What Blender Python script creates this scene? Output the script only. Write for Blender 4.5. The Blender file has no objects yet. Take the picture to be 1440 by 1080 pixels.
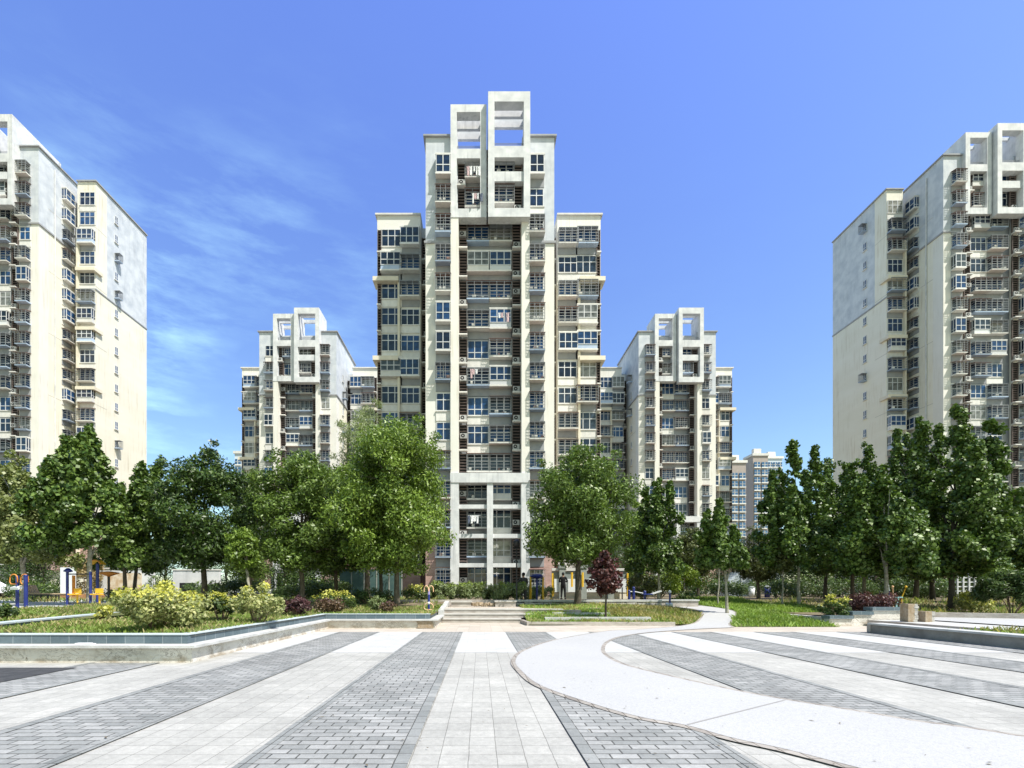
import bpy, math, random
import numpy as np
from mathutils import Vector, Matrix
F, CX, CY, H = 670.0, 675.0, 831.0, 1.35      # picture scale used to read distances off the photograph
R = math.radians
scene = bpy.context.scene
COL = scene.collection
def PX(px, Y): return (px - CX) * Y / F
def PZ(py, Y): return H - (py - CY) * Y / F

# ------------------------------------------------------------------ mesh helpers
class MB:
    def __init__(s): s.v = []; s.f = []; s.m = []; s.sm = []
    def add(s, vs, fs, m=0, smooth=False):
        o = len(s.v); s.v += [tuple(v) for v in vs]
        for f in fs:
            s.f.append([o + i for i in f]); s.m.append(m); s.sm.append(smooth)
    def box(s, x0, x1, y0, y1, z0, z1, m=0, skip=''):
        v = [(x0,y0,z0),(x1,y0,z0),(x1,y1,z0),(x0,y1,z0),(x0,y0,z1),(x1,y0,z1),(x1,y1,z1),(x0,y1,z1)]
        fs = []
        if 'b' not in skip: fs.append((3,2,1,0))
        if 't' not in skip: fs.append((4,5,6,7))
        if 'f' not in skip: fs.append((0,1,5,4))
        if 'r' not in skip: fs.append((1,2,6,5))
        if 'k' not in skip: fs.append((2,3,7,6))
        if 'l' not in skip: fs.append((3,0,4,7))
        s.add(v, fs, m)
    def rbox(s, c, size, rz=0, rx=0, ry=0, m=0):
        M_ = Matrix.Translation(c) @ Matrix.Rotation(rz,4,'Z') @ Matrix.Rotation(rx,4,'X') @ Matrix.Rotation(ry,4,'Y')
        a, b, d = size[0]/2, size[1]/2, size[2]/2
        v = [M_ @ Vector(p) for p in [(-a,-b,-d),(a,-b,-d),(a,b,-d),(-a,b,-d),(-a,-b,d),(a,-b,d),(a,b,d),(-a,b,d)]]
        s.add(v, [(3,2,1,0),(4,5,6,7),(0,1,5,4),(1,2,6,5),(2,3,7,6),(3,0,4,7)], m)
    def poly(s, pts, m=0): s.add(pts, [tuple(range(len(pts)))], m)
    def prism(s, pts2, z0, z1, m=0):
        n = len(pts2)
        v = [(p[0],p[1],z0) for p in pts2] + [(p[0],p[1],z1) for p in pts2]
        fs = [tuple(range(n-1,-1,-1)), tuple(range(n,2*n))] + [(i,(i+1)%n,n+(i+1)%n,n+i) for i in range(n)]
        s.add(v, fs, m)
    def tube(s, path, rad, n=8, m=0, cap=True):
        path = [Vector(p) for p in path]
        if not isinstance(rad, (list, tuple)): rad = [rad]*len(path)
        vs = []; up = Vector((0.13,0.21,1)).normalized()
        for i, p in enumerate(path):
            d = (path[min(i+1,len(path)-1)] - path[max(i-1,0)]).normalized()
            a = d.cross(up if abs(d.dot(up)) < .95 else Vector((1,0,0))).normalized(); b = d.cross(a)
            for k in range(n):
                t = 2*math.pi*k/n
                vs.append(p + (a*math.cos(t) + b*math.sin(t))*rad[i])
        fs = [(i*n+k, i*n+(k+1)%n, (i+1)*n+(k+1)%n, (i+1)*n+k) for i in range(len(path)-1) for k in range(n)]
        s.add(vs, fs, m, True)
        if cap:
            s.add(vs[:n], [tuple(range(n))], m); s.add(vs[-n:], [tuple(range(n-1,-1,-1))], m)
    def lathe(s, prof, n=16, m=0, c=(0,0,0)):
        vs = []
        for r, z in prof:
            for k in range(n):
                t = 2*math.pi*k/n; vs.append((c[0]+r*math.cos(t), c[1]+r*math.sin(t), c[2]+z))
        fs = [(i*n+k, i*n+(k+1)%n, (i+1)*n+(k+1)%n, (i+1)*n+k) for i in range(len(prof)-1) for k in range(n)]
        s.add(vs, fs, m, True)
    def mesh(s, name, mats):
        me = bpy.data.meshes.new(name); me.from_pydata(s.v, [], s.f)
        for m in (mats if isinstance(mats, (list, tuple)) else [mats]): me.materials.append(m)
        me.polygons.foreach_set('material_index', s.m); me.polygons.foreach_set('use_smooth', s.sm)
        me.update(); return me
    def build(s, name, mats, parent=None, loc=None):
        return link(name, s.mesh(name, mats), parent, loc)
def link(name, me, parent=None, loc=None, rz=0):
    o = bpy.data.objects.new(name, me); COL.objects.link(o)
    if parent: o.parent = parent
    if loc is not None: o.location = loc
    if rz: o.rotation_euler.z = rz
    return o
def tag(o, label=None, cat=None, group=None, kind=None):
    if label: o['label'] = label
    if cat: o['category'] = cat
    if group: o['group'] = group
    if kind: o['kind'] = kind
    return o
def thing(name, label, cat, loc=(0,0,0), rz=0, group=None):
    o = link(name, None, None, loc, rz); o.empty_display_size = .2
    return tag(o, label, cat, group)

# ------------------------------------------------------------------ materials
def nodes(name):
    m = bpy.data.materials.new(name); m.use_nodes = True
    nt = m.node_tree; return m, nt, nt.nodes['Principled BSDF']
def N(nt, t, **kw):
    n = nt.nodes.new(t)
    for k, v in kw.items():
        if k in n.inputs.keys(): n.inputs[k].default_value = v
        else: setattr(n, k, v)
    return n
def rgb(c): return (c[0], c[1], c[2], 1)
def ramp(nt, fac, stops):
    r = nt.nodes.new('ShaderNodeValToRGB'); e = r.color_ramp.elements
    while len(e) < len(stops): e.new(.5)
    for i, (p, c) in enumerate(stops):
        e[i].position = p; e[i].color = rgb(c) if not isinstance(c, (int, float)) else (c, c, c, 1)
    nt.links.new(fac, r.inputs['Fac']); return r.outputs['Color']
def coords(nt, stretch=(1,1,1), kind='Object'):
    tc = nt.nodes.new('ShaderNodeTexCoord'); mp = nt.nodes.new('ShaderNodeMapping')
    mp.inputs['Scale'].default_value = stretch; nt.links.new(tc.outputs[kind], mp.inputs['Vector']); return mp.outputs['Vector']
def noise(nt, vec, scale, detail=4, rough=.55):
    n = N(nt, 'ShaderNodeTexNoise', Scale=scale, Detail=detail, Roughness=rough); nt.links.new(vec, n.inputs['Vector']); return n.outputs['Fac']
def mixc(nt, fac, a, b, mode='MIX'):
    n = nt.nodes.new('ShaderNodeMix'); n.data_type = 'RGBA'; n.blend_type = mode
    for sock, v in ((n.inputs[0], fac), (n.inputs[6], a), (n.inputs[7], b)):
        if isinstance(v, (int, float)): sock.default_value = v
        elif isinstance(v, tuple): sock.default_value = rgb(v)
        else: nt.links.new(v, sock)
    return n.outputs[2]
def bumpn(nt, p, h, strength, dist=.02):
    b = N(nt, 'ShaderNodeBump', Strength=strength, Distance=dist); nt.links.new(h, b.inputs['Height']); nt.links.new(b.outputs['Normal'], p.inputs['Normal'])
def mat(name, c, c2=None, rough=.8, scale=1.5, stretch=(1,1,1), stops=(.35,.65), bump=0, bscale=25, spec=.3, metal=0, streak=None, rnd=0):
    m, nt, p = nodes(name)
    p.inputs['Roughness'].default_value = rough; p.inputs['Specular IOR Level'].default_value = spec; p.inputs['Metallic'].default_value = metal
    col = None
    if c2:
        v = coords(nt, stretch); col = ramp(nt, noise(nt, v, scale), [(stops[0], c), (stops[1], c2)])
    if streak:      # rain streaks running down from ledges: (colour, amount)
        v = coords(nt, (3.2, 3.2, .16)); s = ramp(nt, noise(nt, v, 1.2, 5, .6), [(.5, 0.0), (.72, 1.0)])
        v2 = coords(nt, (.25,.25,.3)); s2 = ramp(nt, noise(nt, v2, 1.0, 3), [(.42, 0.0), (.62, 1.0)])
        mm = N(nt, 'ShaderNodeMath', operation='MULTIPLY'); nt.links.new(s, mm.inputs[0]); nt.links.new(s2, mm.inputs[1])
        m3 = N(nt, 'ShaderNodeMath', operation='MULTIPLY'); nt.links.new(mm.outputs[0], m3.inputs[0]); m3.inputs[1].default_value = streak[1]
        col = mixc(nt, m3.outputs[0], col if col else c, streak[0])
    if rnd:
        oi = nt.nodes.new('ShaderNodeObjectInfo'); hs = nt.nodes.new('ShaderNodeHueSaturation')
        r = N(nt, 'ShaderNodeMapRange'); r.inputs['To Min'].default_value = 1-rnd; r.inputs['To Max'].default_value = 1+rnd
        nt.links.new(oi.outputs['Random'], r.inputs['Value']); nt.links.new(r.outputs[0], hs.inputs['Value'])
        if col: nt.links.new(col, hs.inputs['Color'])
        else: hs.inputs['Color'].default_value = rgb(c)
        col = hs.outputs['Color']
    if col: nt.links.new(col, p.inputs['Base Color'])
    else: p.inputs['Base Color'].default_value = rgb(c)
    if bump:
        v = coords(nt); bumpn(nt, p, noise(nt, v, bscale, 6), bump)
    return m
def leafmat(name, ca, cb, rough=.42, trans=.25, spec=.45):
    m, nt, p = nodes(name)
    g = nt.nodes.new('ShaderNodeNewGeometry')
    col = ramp(nt, g.outputs['Random Per Island'], [(0, ca), (.55, tuple((a+b)/2 for a, b in zip(ca, cb))), (1, cb)])
    v = coords(nt); col = mixc(nt, .6, col, ramp(nt, noise(nt, v, .55, 3), [(.3, (.55,.6,.5)), (.7, (1.35,1.3,1.2))]), 'MULTIPLY')
    nt.links.new(col, p.inputs['Base Color']); p.inputs['Roughness'].default_value = rough; p.inputs['Specular IOR Level'].default_value = spec
    t = nt.nodes.new('ShaderNodeBsdfTranslucent'); nt.links.new(mixc(nt, 1.0, col, (1.25,1.35,.6), 'MULTIPLY'), t.inputs['Color'])
    mx = nt.nodes.new('ShaderNodeMixShader'); mx.inputs[0].default_value = trans
    nt.links.new(p.outputs[0], mx.inputs[1]); nt.links.new(t.outputs[0], mx.inputs[2])
    nt.links.new(mx.outputs[0], nt.nodes['Material Output'].inputs['Surface']); return m
def brickmat(name, c1, c2, mortar, bw, rh, off=.5, ms=.006, axis='xy', nz=(.8,1.15), rough=.85, bump=.5, shift=(0,0,0), blotch=.35, pit=0):
    m, nt, p = nodes(name)
    tc = nt.nodes.new('ShaderNodeTexCoord'); vec = tc.outputs['Object']
    sep = nt.nodes.new('ShaderNodeSeparateXYZ'); nt.links.new(vec, sep.inputs[0]); cmb = nt.nodes.new('ShaderNodeCombineXYZ')
    if axis == 'xy':
        for i, k in enumerate('XY'):
            a = N(nt, 'ShaderNodeMath', operation='ADD'); nt.links.new(sep.outputs[k], a.inputs[0]); a.inputs[1].default_value = shift[i]; nt.links.new(a.outputs[0], cmb.inputs[i])
    else:
        a = N(nt, 'ShaderNodeMath', operation='ADD'); nt.links.new(sep.outputs['X'], a.inputs[0]); nt.links.new(sep.outputs['Y'], a.inputs[1])
        nt.links.new(a.outputs[0], cmb.inputs[0]); b = N(nt, 'ShaderNodeMath', operation='ADD'); nt.links.new(sep.outputs['Z'], b.inputs[0]); b.inputs[1].default_value = shift[2]; nt.links.new(b.outputs[0], cmb.inputs[1])
    # slightly wandering joints, as hand-laid
    nj = N(nt, 'ShaderNodeTexNoise', Scale=5.0, Detail=2); nt.links.new(vec, nj.inputs['Vector'])
    vm = N(nt, 'ShaderNodeVectorMath', operation='SCALE'); sb = N(nt, 'ShaderNodeVectorMath', operation='SUBTRACT'); nt.links.new(nj.outputs['Color'], sb.inputs[0]); sb.inputs[1].default_value = (.5,.5,.5)
    nt.links.new(sb.outputs[0], vm.inputs[0]); vm.inputs['Scale'].default_value = .012
    ad = N(nt, 'ShaderNodeVectorMath', operation='ADD'); nt.links.new(cmb.outputs[0], ad.inputs[0]); nt.links.new(vm.outputs[0], ad.inputs[1])
    b = N(nt, 'ShaderNodeTexBrick', Scale=1.0); b.offset = off; b.inputs['Color1'].default_value = rgb(c1); b.inputs['Color2'].default_value = rgb(c2)
    b.inputs['Mortar'].default_value = rgb(mortar); b.inputs['Mortar Size'].default_value = ms; b.inputs['Mortar Smooth'].default_value = .25
    b.inputs['Brick Width'].default_value = bw; b.inputs['Row Height'].default_value = rh; nt.links.new(ad.outputs[0], b.inputs['Vector'])
    v = coords(nt)
    col = mixc(nt, 1.0, b.outputs['Color'], ramp(nt, noise(nt, v, 1.1, 5), [(.3, nz[0]), (.7, nz[1])]), 'MULTIPLY')
    col = mixc(nt, blotch, col, ramp(nt, noise(nt, v, 14, 6, .7), [(.35, .72), (.65, 1.15)]), 'MULTIPLY')
    col = mixc(nt, .55, col, ramp(nt, noise(nt, v, 60, 3, .7), [(.3, .8), (.7, 1.15)]), 'MULTIPLY')
    if pit:
        col = mixc(nt, pit, col, ramp(nt, noise(nt, coords(nt, (.5,.5,.5)), .8, 6, .7), [(.45, 1.0), (.62, .72)]), 'MULTIPLY')
    nt.links.new(col, p.inputs['Base Color']); p.inputs['Roughness'].default_value = rough; p.inputs['Specular IOR Level'].default_value = .25
    inv = N(nt, 'ShaderNodeMath', operation='SUBTRACT'); inv.inputs[0].default_value = 1; nt.links.new(b.outputs['Fac'], inv.inputs[1])
    nz2 = N(nt, 'ShaderNodeMath', operation='MULTIPLY_ADD'); nt.links.new(noise(nt, v, 40, 4), nz2.inputs[0]); nz2.inputs[1].default_value = .35; nt.links.new(inv.outputs[0], nz2.inputs[2])
    bumpn(nt, p, nz2.outputs[0], bump, .008); return m

CREAM = (.72,.70,.64); GREYW = (.62,.645,.67)
m_cream = mat('cream_render', CREAM, (.755,.735,.68), rough=.9, scale=.5, streak=((.5,.44,.33),.5), bump=.15)
m_cream2 = mat('cream_side_render', (.73,.695,.585), (.77,.74,.64), rough=.9, scale=.35, stretch=(1,.4,1.6), streak=((.50,.43,.31),.7), bump=.2, bscale=6)
m_greyw = mat('weathered_grey_render', (.60,.625,.655), (.43,.465,.515), rough=.9, scale=.8, stops=(.38,.72), streak=((.33,.35,.38),.55), bump=.15)
m_white = mat('white_render', (.71,.715,.715), (.55,.56,.57), rough=.85, scale=1.1, streak=((.36,.37,.38),.85))
m_beam = mat('cream_panel', (.73,.68,.56), (.66,.6,.48), rough=.9, scale=1.0, streak=((.45,.42,.37),.4))
m_shade_grey = mat('painted_shade_render', (.23,.245,.275), (.32,.325,.33), rough=.9, scale=.6)  # shade of recesses and under windows put into the wall colour
m_groove = mat('wall_joint', (.48,.455,.40), rough=.9)
m_trim = mat('grey_cornice', (.30,.31,.33), (.38,.38,.39), rough=.85)
m_brickp = brickmat('pink_brick_base', (.50,.33,.29), (.44,.28,.24), (.5,.4,.36), .6, .16, axis='xz', ms=.012, bump=.3)
m_louv = mat('brown_louvre', (.115,.085,.078), (.17,.135,.125), rough=.6, scale=2, rnd=.25)
m_winf = mat('white_window_frame', (.60,.61,.62), rough=.45, spec=.4, rnd=.12)
m_slab = mat('pale_sill', (.72,.70,.66), (.62,.61,.58), rough=.85, scale=2, rnd=.12)
m_cage = mat('security_bar', (.27,.28,.29), rough=.5, spec=.4, metal=.2, rnd=.25)
m_awn = mat('dull_red_awning', (.19,.115,.10), (.26,.17,.15), rough=.7, scale=2, rnd=.35)
m_bluep = mat('blue_grey_panel', (.33,.42,.56), (.4,.48,.6), rough=.6, rnd=.3)
m_dark = mat('dark_interior', (.02,.02,.022), rough=.8)
m_ac = mat('white_casing', (.46,.46,.45), (.36,.36,.35), rough=.5, rnd=.15)
def glassmat(name, island=False):
    m, nt, p = nodes(name)
    if island: src = nt.nodes.new('ShaderNodeNewGeometry').outputs['Random Per Island']
    else: src = nt.nodes.new('ShaderNodeObjectInfo').outputs['Random']
    c = ramp(nt, src, [(0,(.008,.014,.026)), (.3,(.012,.03,.075)), (.55,(.02,.075,.20)), (.68,(.014,.03,.06)), (.86,(.06,.075,.08)), (.97,(.26,.26,.23))])
    v = coords(nt); c = mixc(nt, .8, c, ramp(nt, noise(nt, v, 1.6, 3), [(.35,.35), (.65,1.5)]), 'MULTIPLY')
    nt.links.new(c, p.inputs['Base Color']); p.inputs['Roughness'].default_value = .06; p.inputs['Specular IOR Level'].default_value = .55
    bumpn(nt, p, noise(nt, v, .9, 2), .25, .05); return m
m_glass = glassmat('window_glass')
m_bark = mat('grey_brown_bark', (.085,.07,.052), (.16,.135,.105), rough=.95, scale=6, stretch=(2,2,.4), bump=.6, bscale=18)
m_barkp = mat('pale_smooth_bark', (.40,.38,.32), (.24,.22,.17), rough=.9, scale=5, stretch=(1,1,2), bump=.3)
m_barkd = mat('dark_bark', (.055,.045,.035), (.10,.085,.065), rough=.95, scale=6, bump=.5)
# ------------------------------------------------------------------ windows and facade pieces (face -Y, origin at the middle of the sill)
def window_set(w, h, style, rng, below=None):
    f, p, c = MB(), MB(), MB(); a = w/2; t = .06
    def glazing(x0, x1, y, z0, z1, n, tr):
        f.box(x0, x1, y-.05, y+.02, z0, z0+t); f.box(x0, x1, y-.05, y+.02, z1-t, z1)
        f.box(x0, x0+t, y-.05, y+.02, z0+t, z1-t); f.box(x1-t, x1, y-.05, y+.02, z0+t, z1-t)
        for k in range(1, n): xm = x0 + (x1-x0)*k/n; f.box(xm-.04, xm+.04, y-.055, y+.02, z0+t, z1-t)
        zt = z0 + (z1-z0)*tr; f.box(x0+t, x1-t, y-.05, y+.015, zt-.04, zt+.04)
        # each light of the window leans a hair differently
        for k in range(n):
            xa, xb = x0+t*.5+(x1-x0-t)*k/n, x0+t*.5+(x1-x0-t)*(k+1)/n
            for za, zb in ((z0+t*.5, zt), (zt, z1-t*.5)):
                d = rng.uniform(-.008, .008); e = rng.uniform(-.008, .008)
                p.poly([(xa,y-.02+d,za),(xb,y-.02-d,za),(xb,y-.02-d+e,zb),(xa,y-.02+d+e,zb)])
    n = 3 if w > 1.7 else 2
    tr = rng.choice([.34, .38, .62])
    if style == 'flush':
        glazing(-a, a, -.03, 0, h, n, tr); f.box(-a-.1, a+.1, -.17, 0, -.1, -.003, 1)
        if below: f.box(-a-.05, a+.05, -.09, 0, -below, -.103, 1)
    elif style == 'bay':
        q = .62
        f.box(-a-.06, a+.06, -q-.06, 0, -.16, -.003, 1); f.box(-a-.06, a+.06, -q-.06, 0, h+.003, h+.13, 1)
        ph = .46 if rng.random() < .7 else .0
        if ph: f.box(-a, a, -q, -.03, 0, ph, rng.choice([0, 2, 2, 1]))
        glazing(-a, a, -q, ph+.003, h, n, .42)
        for s in (-1, 1):
            x = s*a
            p.poly([(x*.97,-q,ph),(x*.97,0,ph),(x*.97,0,h),(x*.97,-q,h)])
            f.box(x-.035, x+.035, -q*.5-.03, -q*.5+.03, ph, h); f.box(x-.03, x+.03, -q, 0, h-.08, h-.003); f.box(x-.03, x+.03, -q, 0, ph+.3, ph+.36)
        if below: f.box(-a-.05, a+.05, -.07, 0, -below, -.163, rng.choice([1, 3, 3]))  # panel under the bay mostly takes the painted-shade grey
    else:
        q = .78; hh = h*.86
        glazing(-a, a, -.03, 0, h, n, tr)
        f.box(-a-.08, a+.08, -q, 0, -.13, -.003, 2 if rng.random() < .4 else 1)
        if below: f.box(-a-.05, a+.05, -.07, 0, -below, -.133, 3)  # shadow under the cage put into the panel colour
        nb = 5
        for k in range(nb+1):
            z = .02 + hh*k/nb; c.box(-a-.05, a+.05, -q-.02, -q+.02, z-.016, z+.016)
            for s in (-1, 1): c.box(s*(a+.05)-.018, s*(a+.05)+.018, -q+.02, -.05, z-.016, z+.016)
        for k in range(4):
            x = -a-.05 + (w+.1)*k/3; c.box(x-.02, x+.02, -q-.035, -q-.02, 0, hh+.05)
        if style == 'awning': c.rbox((0, -q*.52, h*.98), (w+.2, q*1.15, .03), rx=R(14), m=1)
        else: c.box(-a-.06, a+.06, -q-.04, -.04, hh+.06, hh+.10, 0)
        # a few things kept on the cage floor
        for k in range(rng.randint(0, 3)):
            x = rng.uniform(-a*.8, a*.8); s_ = rng.uniform(.08, .18); c.box(x-s_, x+s_, -q+.08, -q+.3, 0, rng.uniform(.15,.4), rng.choice([2, 3, 1]))
    return (f.mesh('window', [m_winf, m_slab, m_bluep, m_shade_grey]), p.mesh('pane', m_glass), c.mesh('security_cage', [m_cage, m_awn, m_ac, m_slab]) if c.v else None)
wr = random.Random(5)
WS = {}
for key, (w, h, below, styles) in {
    'centre': (2.15, 1.85, .92, ('flush','flush','bay','bay','cage','cage','awning','awning','awning','cage')),
    'narrow': (1.4, 1.75, 1.0, ('flush','bay','cage','cage','awning','awning','awning')),
    'wing': (2.05, 1.75, .9, ('flush','bay','cage','awning','awning')),
    'corner': (2.2, 1.9, .9, ('flush','flush','bay','bay','cage','awning')),
    'small': (.6, 1.2, None, ('flush','flush','flush','flush','cage')),
    'slot': (1.5, 1.5, .8, ('bay','cage','awning'))}.items():
    WS[key] = [window_set(w, h, s, wr, below) for s in styles]
def louvre_mesh(w, h):
    b = MB(); b.box(-w/2, w/2, .05, .06, 0, h, 1); n = 9
    for k in range(n):
        z = .12 + (h-.2)*k/(n-1); b.rbox((0, -.05, z), (w, .13, .075), rx=R(28))
    for s in (-1, 1): b.box(s*(w/2-.03)-.03, s*(w/2-.03)+.03, -.12, .02, 0, h)
    b.box(-w/2-.01, w/2+.01, -.5, .045, -.14, -.01, 2); return b.mesh('louvre_screen', [m_louv, m_dark, m_slab])
LOUV = louvre_mesh(.83, 2.6); LOUVW = louvre_mesh(1.15, 2.6); LOUVN = louvre_mesh(.42, 2.6)
def ac_mesh():
    b = MB(); b.box(-.34, .34, -.30, 0, 0, .50)
    for r, m, y in ((.2, 1, -.305), (.07, 0, -.31)):
        n = 14; b.poly([(-.08+r*math.cos(-2*math.pi*k/n), y, .26+r*math.sin(-2*math.pi*k/n)) for k in range(n)], m)
    b.box(-.3, -.24, -.25, -.05, -.05, 0); b.box(.24, .3, -.25, -.05, -.05, 0); return b.mesh('air_conditioner', [m_ac, m_dark])
ACM = ac_mesh()
FH = 2.9
def tower(label, cx, Y0, zb, nf, seed, wing=12.4, wy=5.5, wf=None, roofh=2.1, D=12.0, crownd=4.2, beams=False, ox=(0,0), side=False, cut=0):
    rng = random.Random(seed); root = thing('apartment_tower', label, 'apartment tower', (cx, Y0, zb), group='apartment towers round the garden')
    wf = wf or nf-1; top = nf*FH + roofh; gz = (nf-3)*FH + .2; bz = 2.55*FH
    def seen(x, y, m=60): return -m < CX + (cx+x)*F/(Y0+y) < 1440+m
    def zoned(b, x0, x1, y0, y1, zt, gray=True, skip='', cm=1):
        z = [(0, bz, 0)] + ([(bz, gz, cm), (gz, zt, 2)] if gray else [(bz, zt, cm)])
        if cm == 3:
            for k in range(3, int(zt/FH), 3): b.box(x0-.012, x1+.012, y0-.012, y1-.05, k*FH+.6, k*FH+.66, 4)
        for i, (a, c, m) in enumerate(z): b.box(x0, x1, y0, y1, a, c, m, skip + 'b' + ('t' if i < len(z)-1 else ''))
    W = [m_brickp, m_cream, m_greyw, m_cream2, m_groove]
    # central block: two front strips, the deep core behind them
    b = MB(); zoned(b, -6.4, -3.2, 0, 1.5, top); zoned(b, 3.2, 6.4, 0, 1.5, top); zoned(b, -6.4, 6.4, 1.5, D, top, cm=3); b.build('wall', W, root)
    b = MB(); b.box(-3.2, 3.2, .5 if side else 1.3, 1.497, .02, nf*FH-.1); b.build('recess_wall', m_shade_grey, root)  # back of the recess, its shade painted in as grey
    for z, h_, o in ((gz, .22, .14), (top-.05, .16, .22)):
        for x0, x1 in ((-6.4-o, -3.95), (3.95, 6.4+o)): b = MB(); b.box(x0, x1, -o, D*.98, z, z+h_); b.build('cornice', m_trim, root)
    b = MB(); b.box(-6.3, 6.3, 1.7, D-.2, top+.11, top+.3); b.build('roof', m_greyw, root)
    # piers and the white frame of the lowest storeys
    for s in (-1, 1) if not side else ():
        b = MB(); b.box(s*3.5-.39, s*3.5+.39, -.5, .7, 4*FH+.45, (nf-2)*FH-.1); b.build('pier', m_cream, root)
    b = MB()
    for s in (-1, 1): b.box(s*3.5-.42, s*3.5+.42, -.55, .7, 0, 4*FH-.5)
    b.box(-.3, .3, -.5, .7, 0, 4*FH-.5); b.box(-3.92, 3.92, -.62, .7, 4*FH-.497, 4*FH+.447)
    for k in (1, 2, 3): b.box(-3.08, -.3, -.25, .7, k*FH-.1, k*FH+.3); b.box(.3, 3.08, -.25, .7, k*FH-.1, k*FH+.3)
    b.build('white_frame', m_white, root)
    # crown: two hollow white frames of different height that hold the two top storeys
    for (x0, x1, y0, th, zl) in ((-3.89, -.35, -.55, top+2.7, (nf-2)*FH-.5), (-.2, 3.89, -1.15, top+3.35, (nf-2)*FH-.92)):
        b = MB(); zc = nf*FH - (.5 if x0 < -1 else .95); pl = .62; o1 = nf*FH + (.44 if x0 < -1 else .16); o2 = th - (.75 if x0 < -1 else .98)
        b.box(x0, x1, y0, y0+.95, zl, zl+.85); 
        b.box(x0, x0+pl, y0, y0+.95, zl+.85, th); b.box(x1-pl, x1, y0, y0+.95, zl+.85, th)
        b.box(x0+pl, x1-pl, y0, y0+.9, zc, o1); b.box(x0+pl, x1-pl, y0, y0+.9, o2, th)
        if x0 > -1: b.box(x0+pl, x1-pl, y0+.2, y0+.85, (nf-1)*FH-.2, (nf-1)*FH+.75)
        yb = y0 + crownd
        b.box(x0, x0+.35, y0+.95, yb, zc+.3, th-.003); b.box(x1-.35, x1, y0+.95, yb, zc+.3, th-.003)
        if beams:
            b.box(x0+.35, x1-.35, y0+1.45, y0+1.75, th-1.0, th-.1); b.box(x0+.35, x1-.35, y0+2.55, y0+2.85, th-1.0, th-.1)
        else:
            b.box(x0+.35, x1-.35, yb-.4, yb-.01, th-.5, th-.003); b.box(x0+.35, x1-.35, y0+(yb-y0)*.5, y0+(yb-y0)*.5+.3, th-.45, th-.01); b.box(x0+.35, x1-.35, yb-.32, yb-.02, zc+1.0, o1+.45)
        b.build('crown_frame', m_white, root)
        r = MB()
        for k in range(6): z = o1+.1+.12*k; r.box(x0+pl, x1-pl, y0+.5, y0+.53, z, z+.03)
        r.build('railing', m_cage, root)
    # wings set back on both sides
    for s in (-1, 1):
        if not seen(s*wing*.9, wy, 200): continue
        zt = wf*FH + 1.5; A = lambda u, v: (min(s*u, s*v), max(s*u, s*v))
        b = MB(); yi = wy + (1.3 if not side else 3.6)
        x0, x1 = A(6.4, 7.6); zoned(b, x0, x1, yi, D, zt-.4, not side)
        x0, x1 = A(7.6, wing); yg = D - 5.6
        if side:
            zoned(b, x0, x1, wy, yg, zt, False, cm=3)
            g2 = (wf-5)*FH; b.box(x0, x1, yg, D+3, 0, g2, 3, 'bt'); b.box(x0, x1, yg, D+3, g2, zt, 2, 'b')
        else: zoned(b, x0, x1, wy, D, zt, False)
        b.build('wing_wall', W, root)
        for z, o, yb_ in ((zt, .2, D+(3 if side else 0)),) + (((wf-5)*FH+.1, .1, D+3.05),)*side:
            b = MB(); x0, x1 = A(7.55, wing+o); b.box(x0, x1, wy-o, yb_, z, z+.18); b.build('wing_cornice', m_trim if side else m_slab, root)
        b = MB(); ob = wing-2.45
        for k in ((wf-2, wf-5, wf-9) if not side else (wf-4, wf-7, wf-10, wf-14)):
            x0, x1 = A(ob, wing+.35); b.box(x0, x1, wy-.75, wy+.9, k*FH-.35, k*FH+.12)
        x0, x1 = A(ob-.12, ob+.12); b.box(x0, x1, wy-.45, wy-.003, .2, (wf-2)*FH-.36)
        b.build('bay_ledge', m_beam, root)
    if side:
        for s in (-1, 1):
            if not seen(s*6.4, 3, 0): continue
            b = MB(); b.tube([(s*6.52, 2.4, .5), (s*6.52, 2.4, top-1)], .075, 6); b.build('downpipe', m_white, root)
    if side and cx < 0:
        b = MB(); b.tube([(5.2,4.6,top+.1),(5.2,4.6,top+1.9)], .03, 5); b.tube([(4.9,4.6,top+1.5),(5.5,4.6,top+1.5)], .02, 5); b.tube([(5.0,4.6,top+1.8),(5.4,4.6,top+1.8)], .02, 5); b.build('antenna', m_cage, root)
    # windows, louvre screens and air conditioners, most visible first
    pl = []; lv = []
    zs = lambda k: k*FH + .95
    for k in range(nf-1, -1, -1):
        for i, x in enumerate((-1.18, 1.08)):
            yy = (.497 if side else 1.297) if k < nf-2 else (.55 if i == 0 else .1)
            if k >= nf-2: x = (-1.35, 1.25)[i]
            pl.append((0, 'centre', x, yy, zs(k)+(.12 if k < 4 else 0), 0))
        for s in (-1, 1): pl.append((1+.02*(nf-k), 'narrow', s*4.62, -.003, zs(k), 0))
        if k < 4 or True:
            for s in (-1, 1):
                if k < nf-2: lv.append((LOUV, s*(3.3 if side else 2.68), -.06 if side else .75, k*FH+.14))
                elif s < 0: lv.append((LOUV, -2.85, .2, k*FH+.14))
                else: lv.append((LOUV, 2.75, -.25, k*FH+.14))
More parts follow.
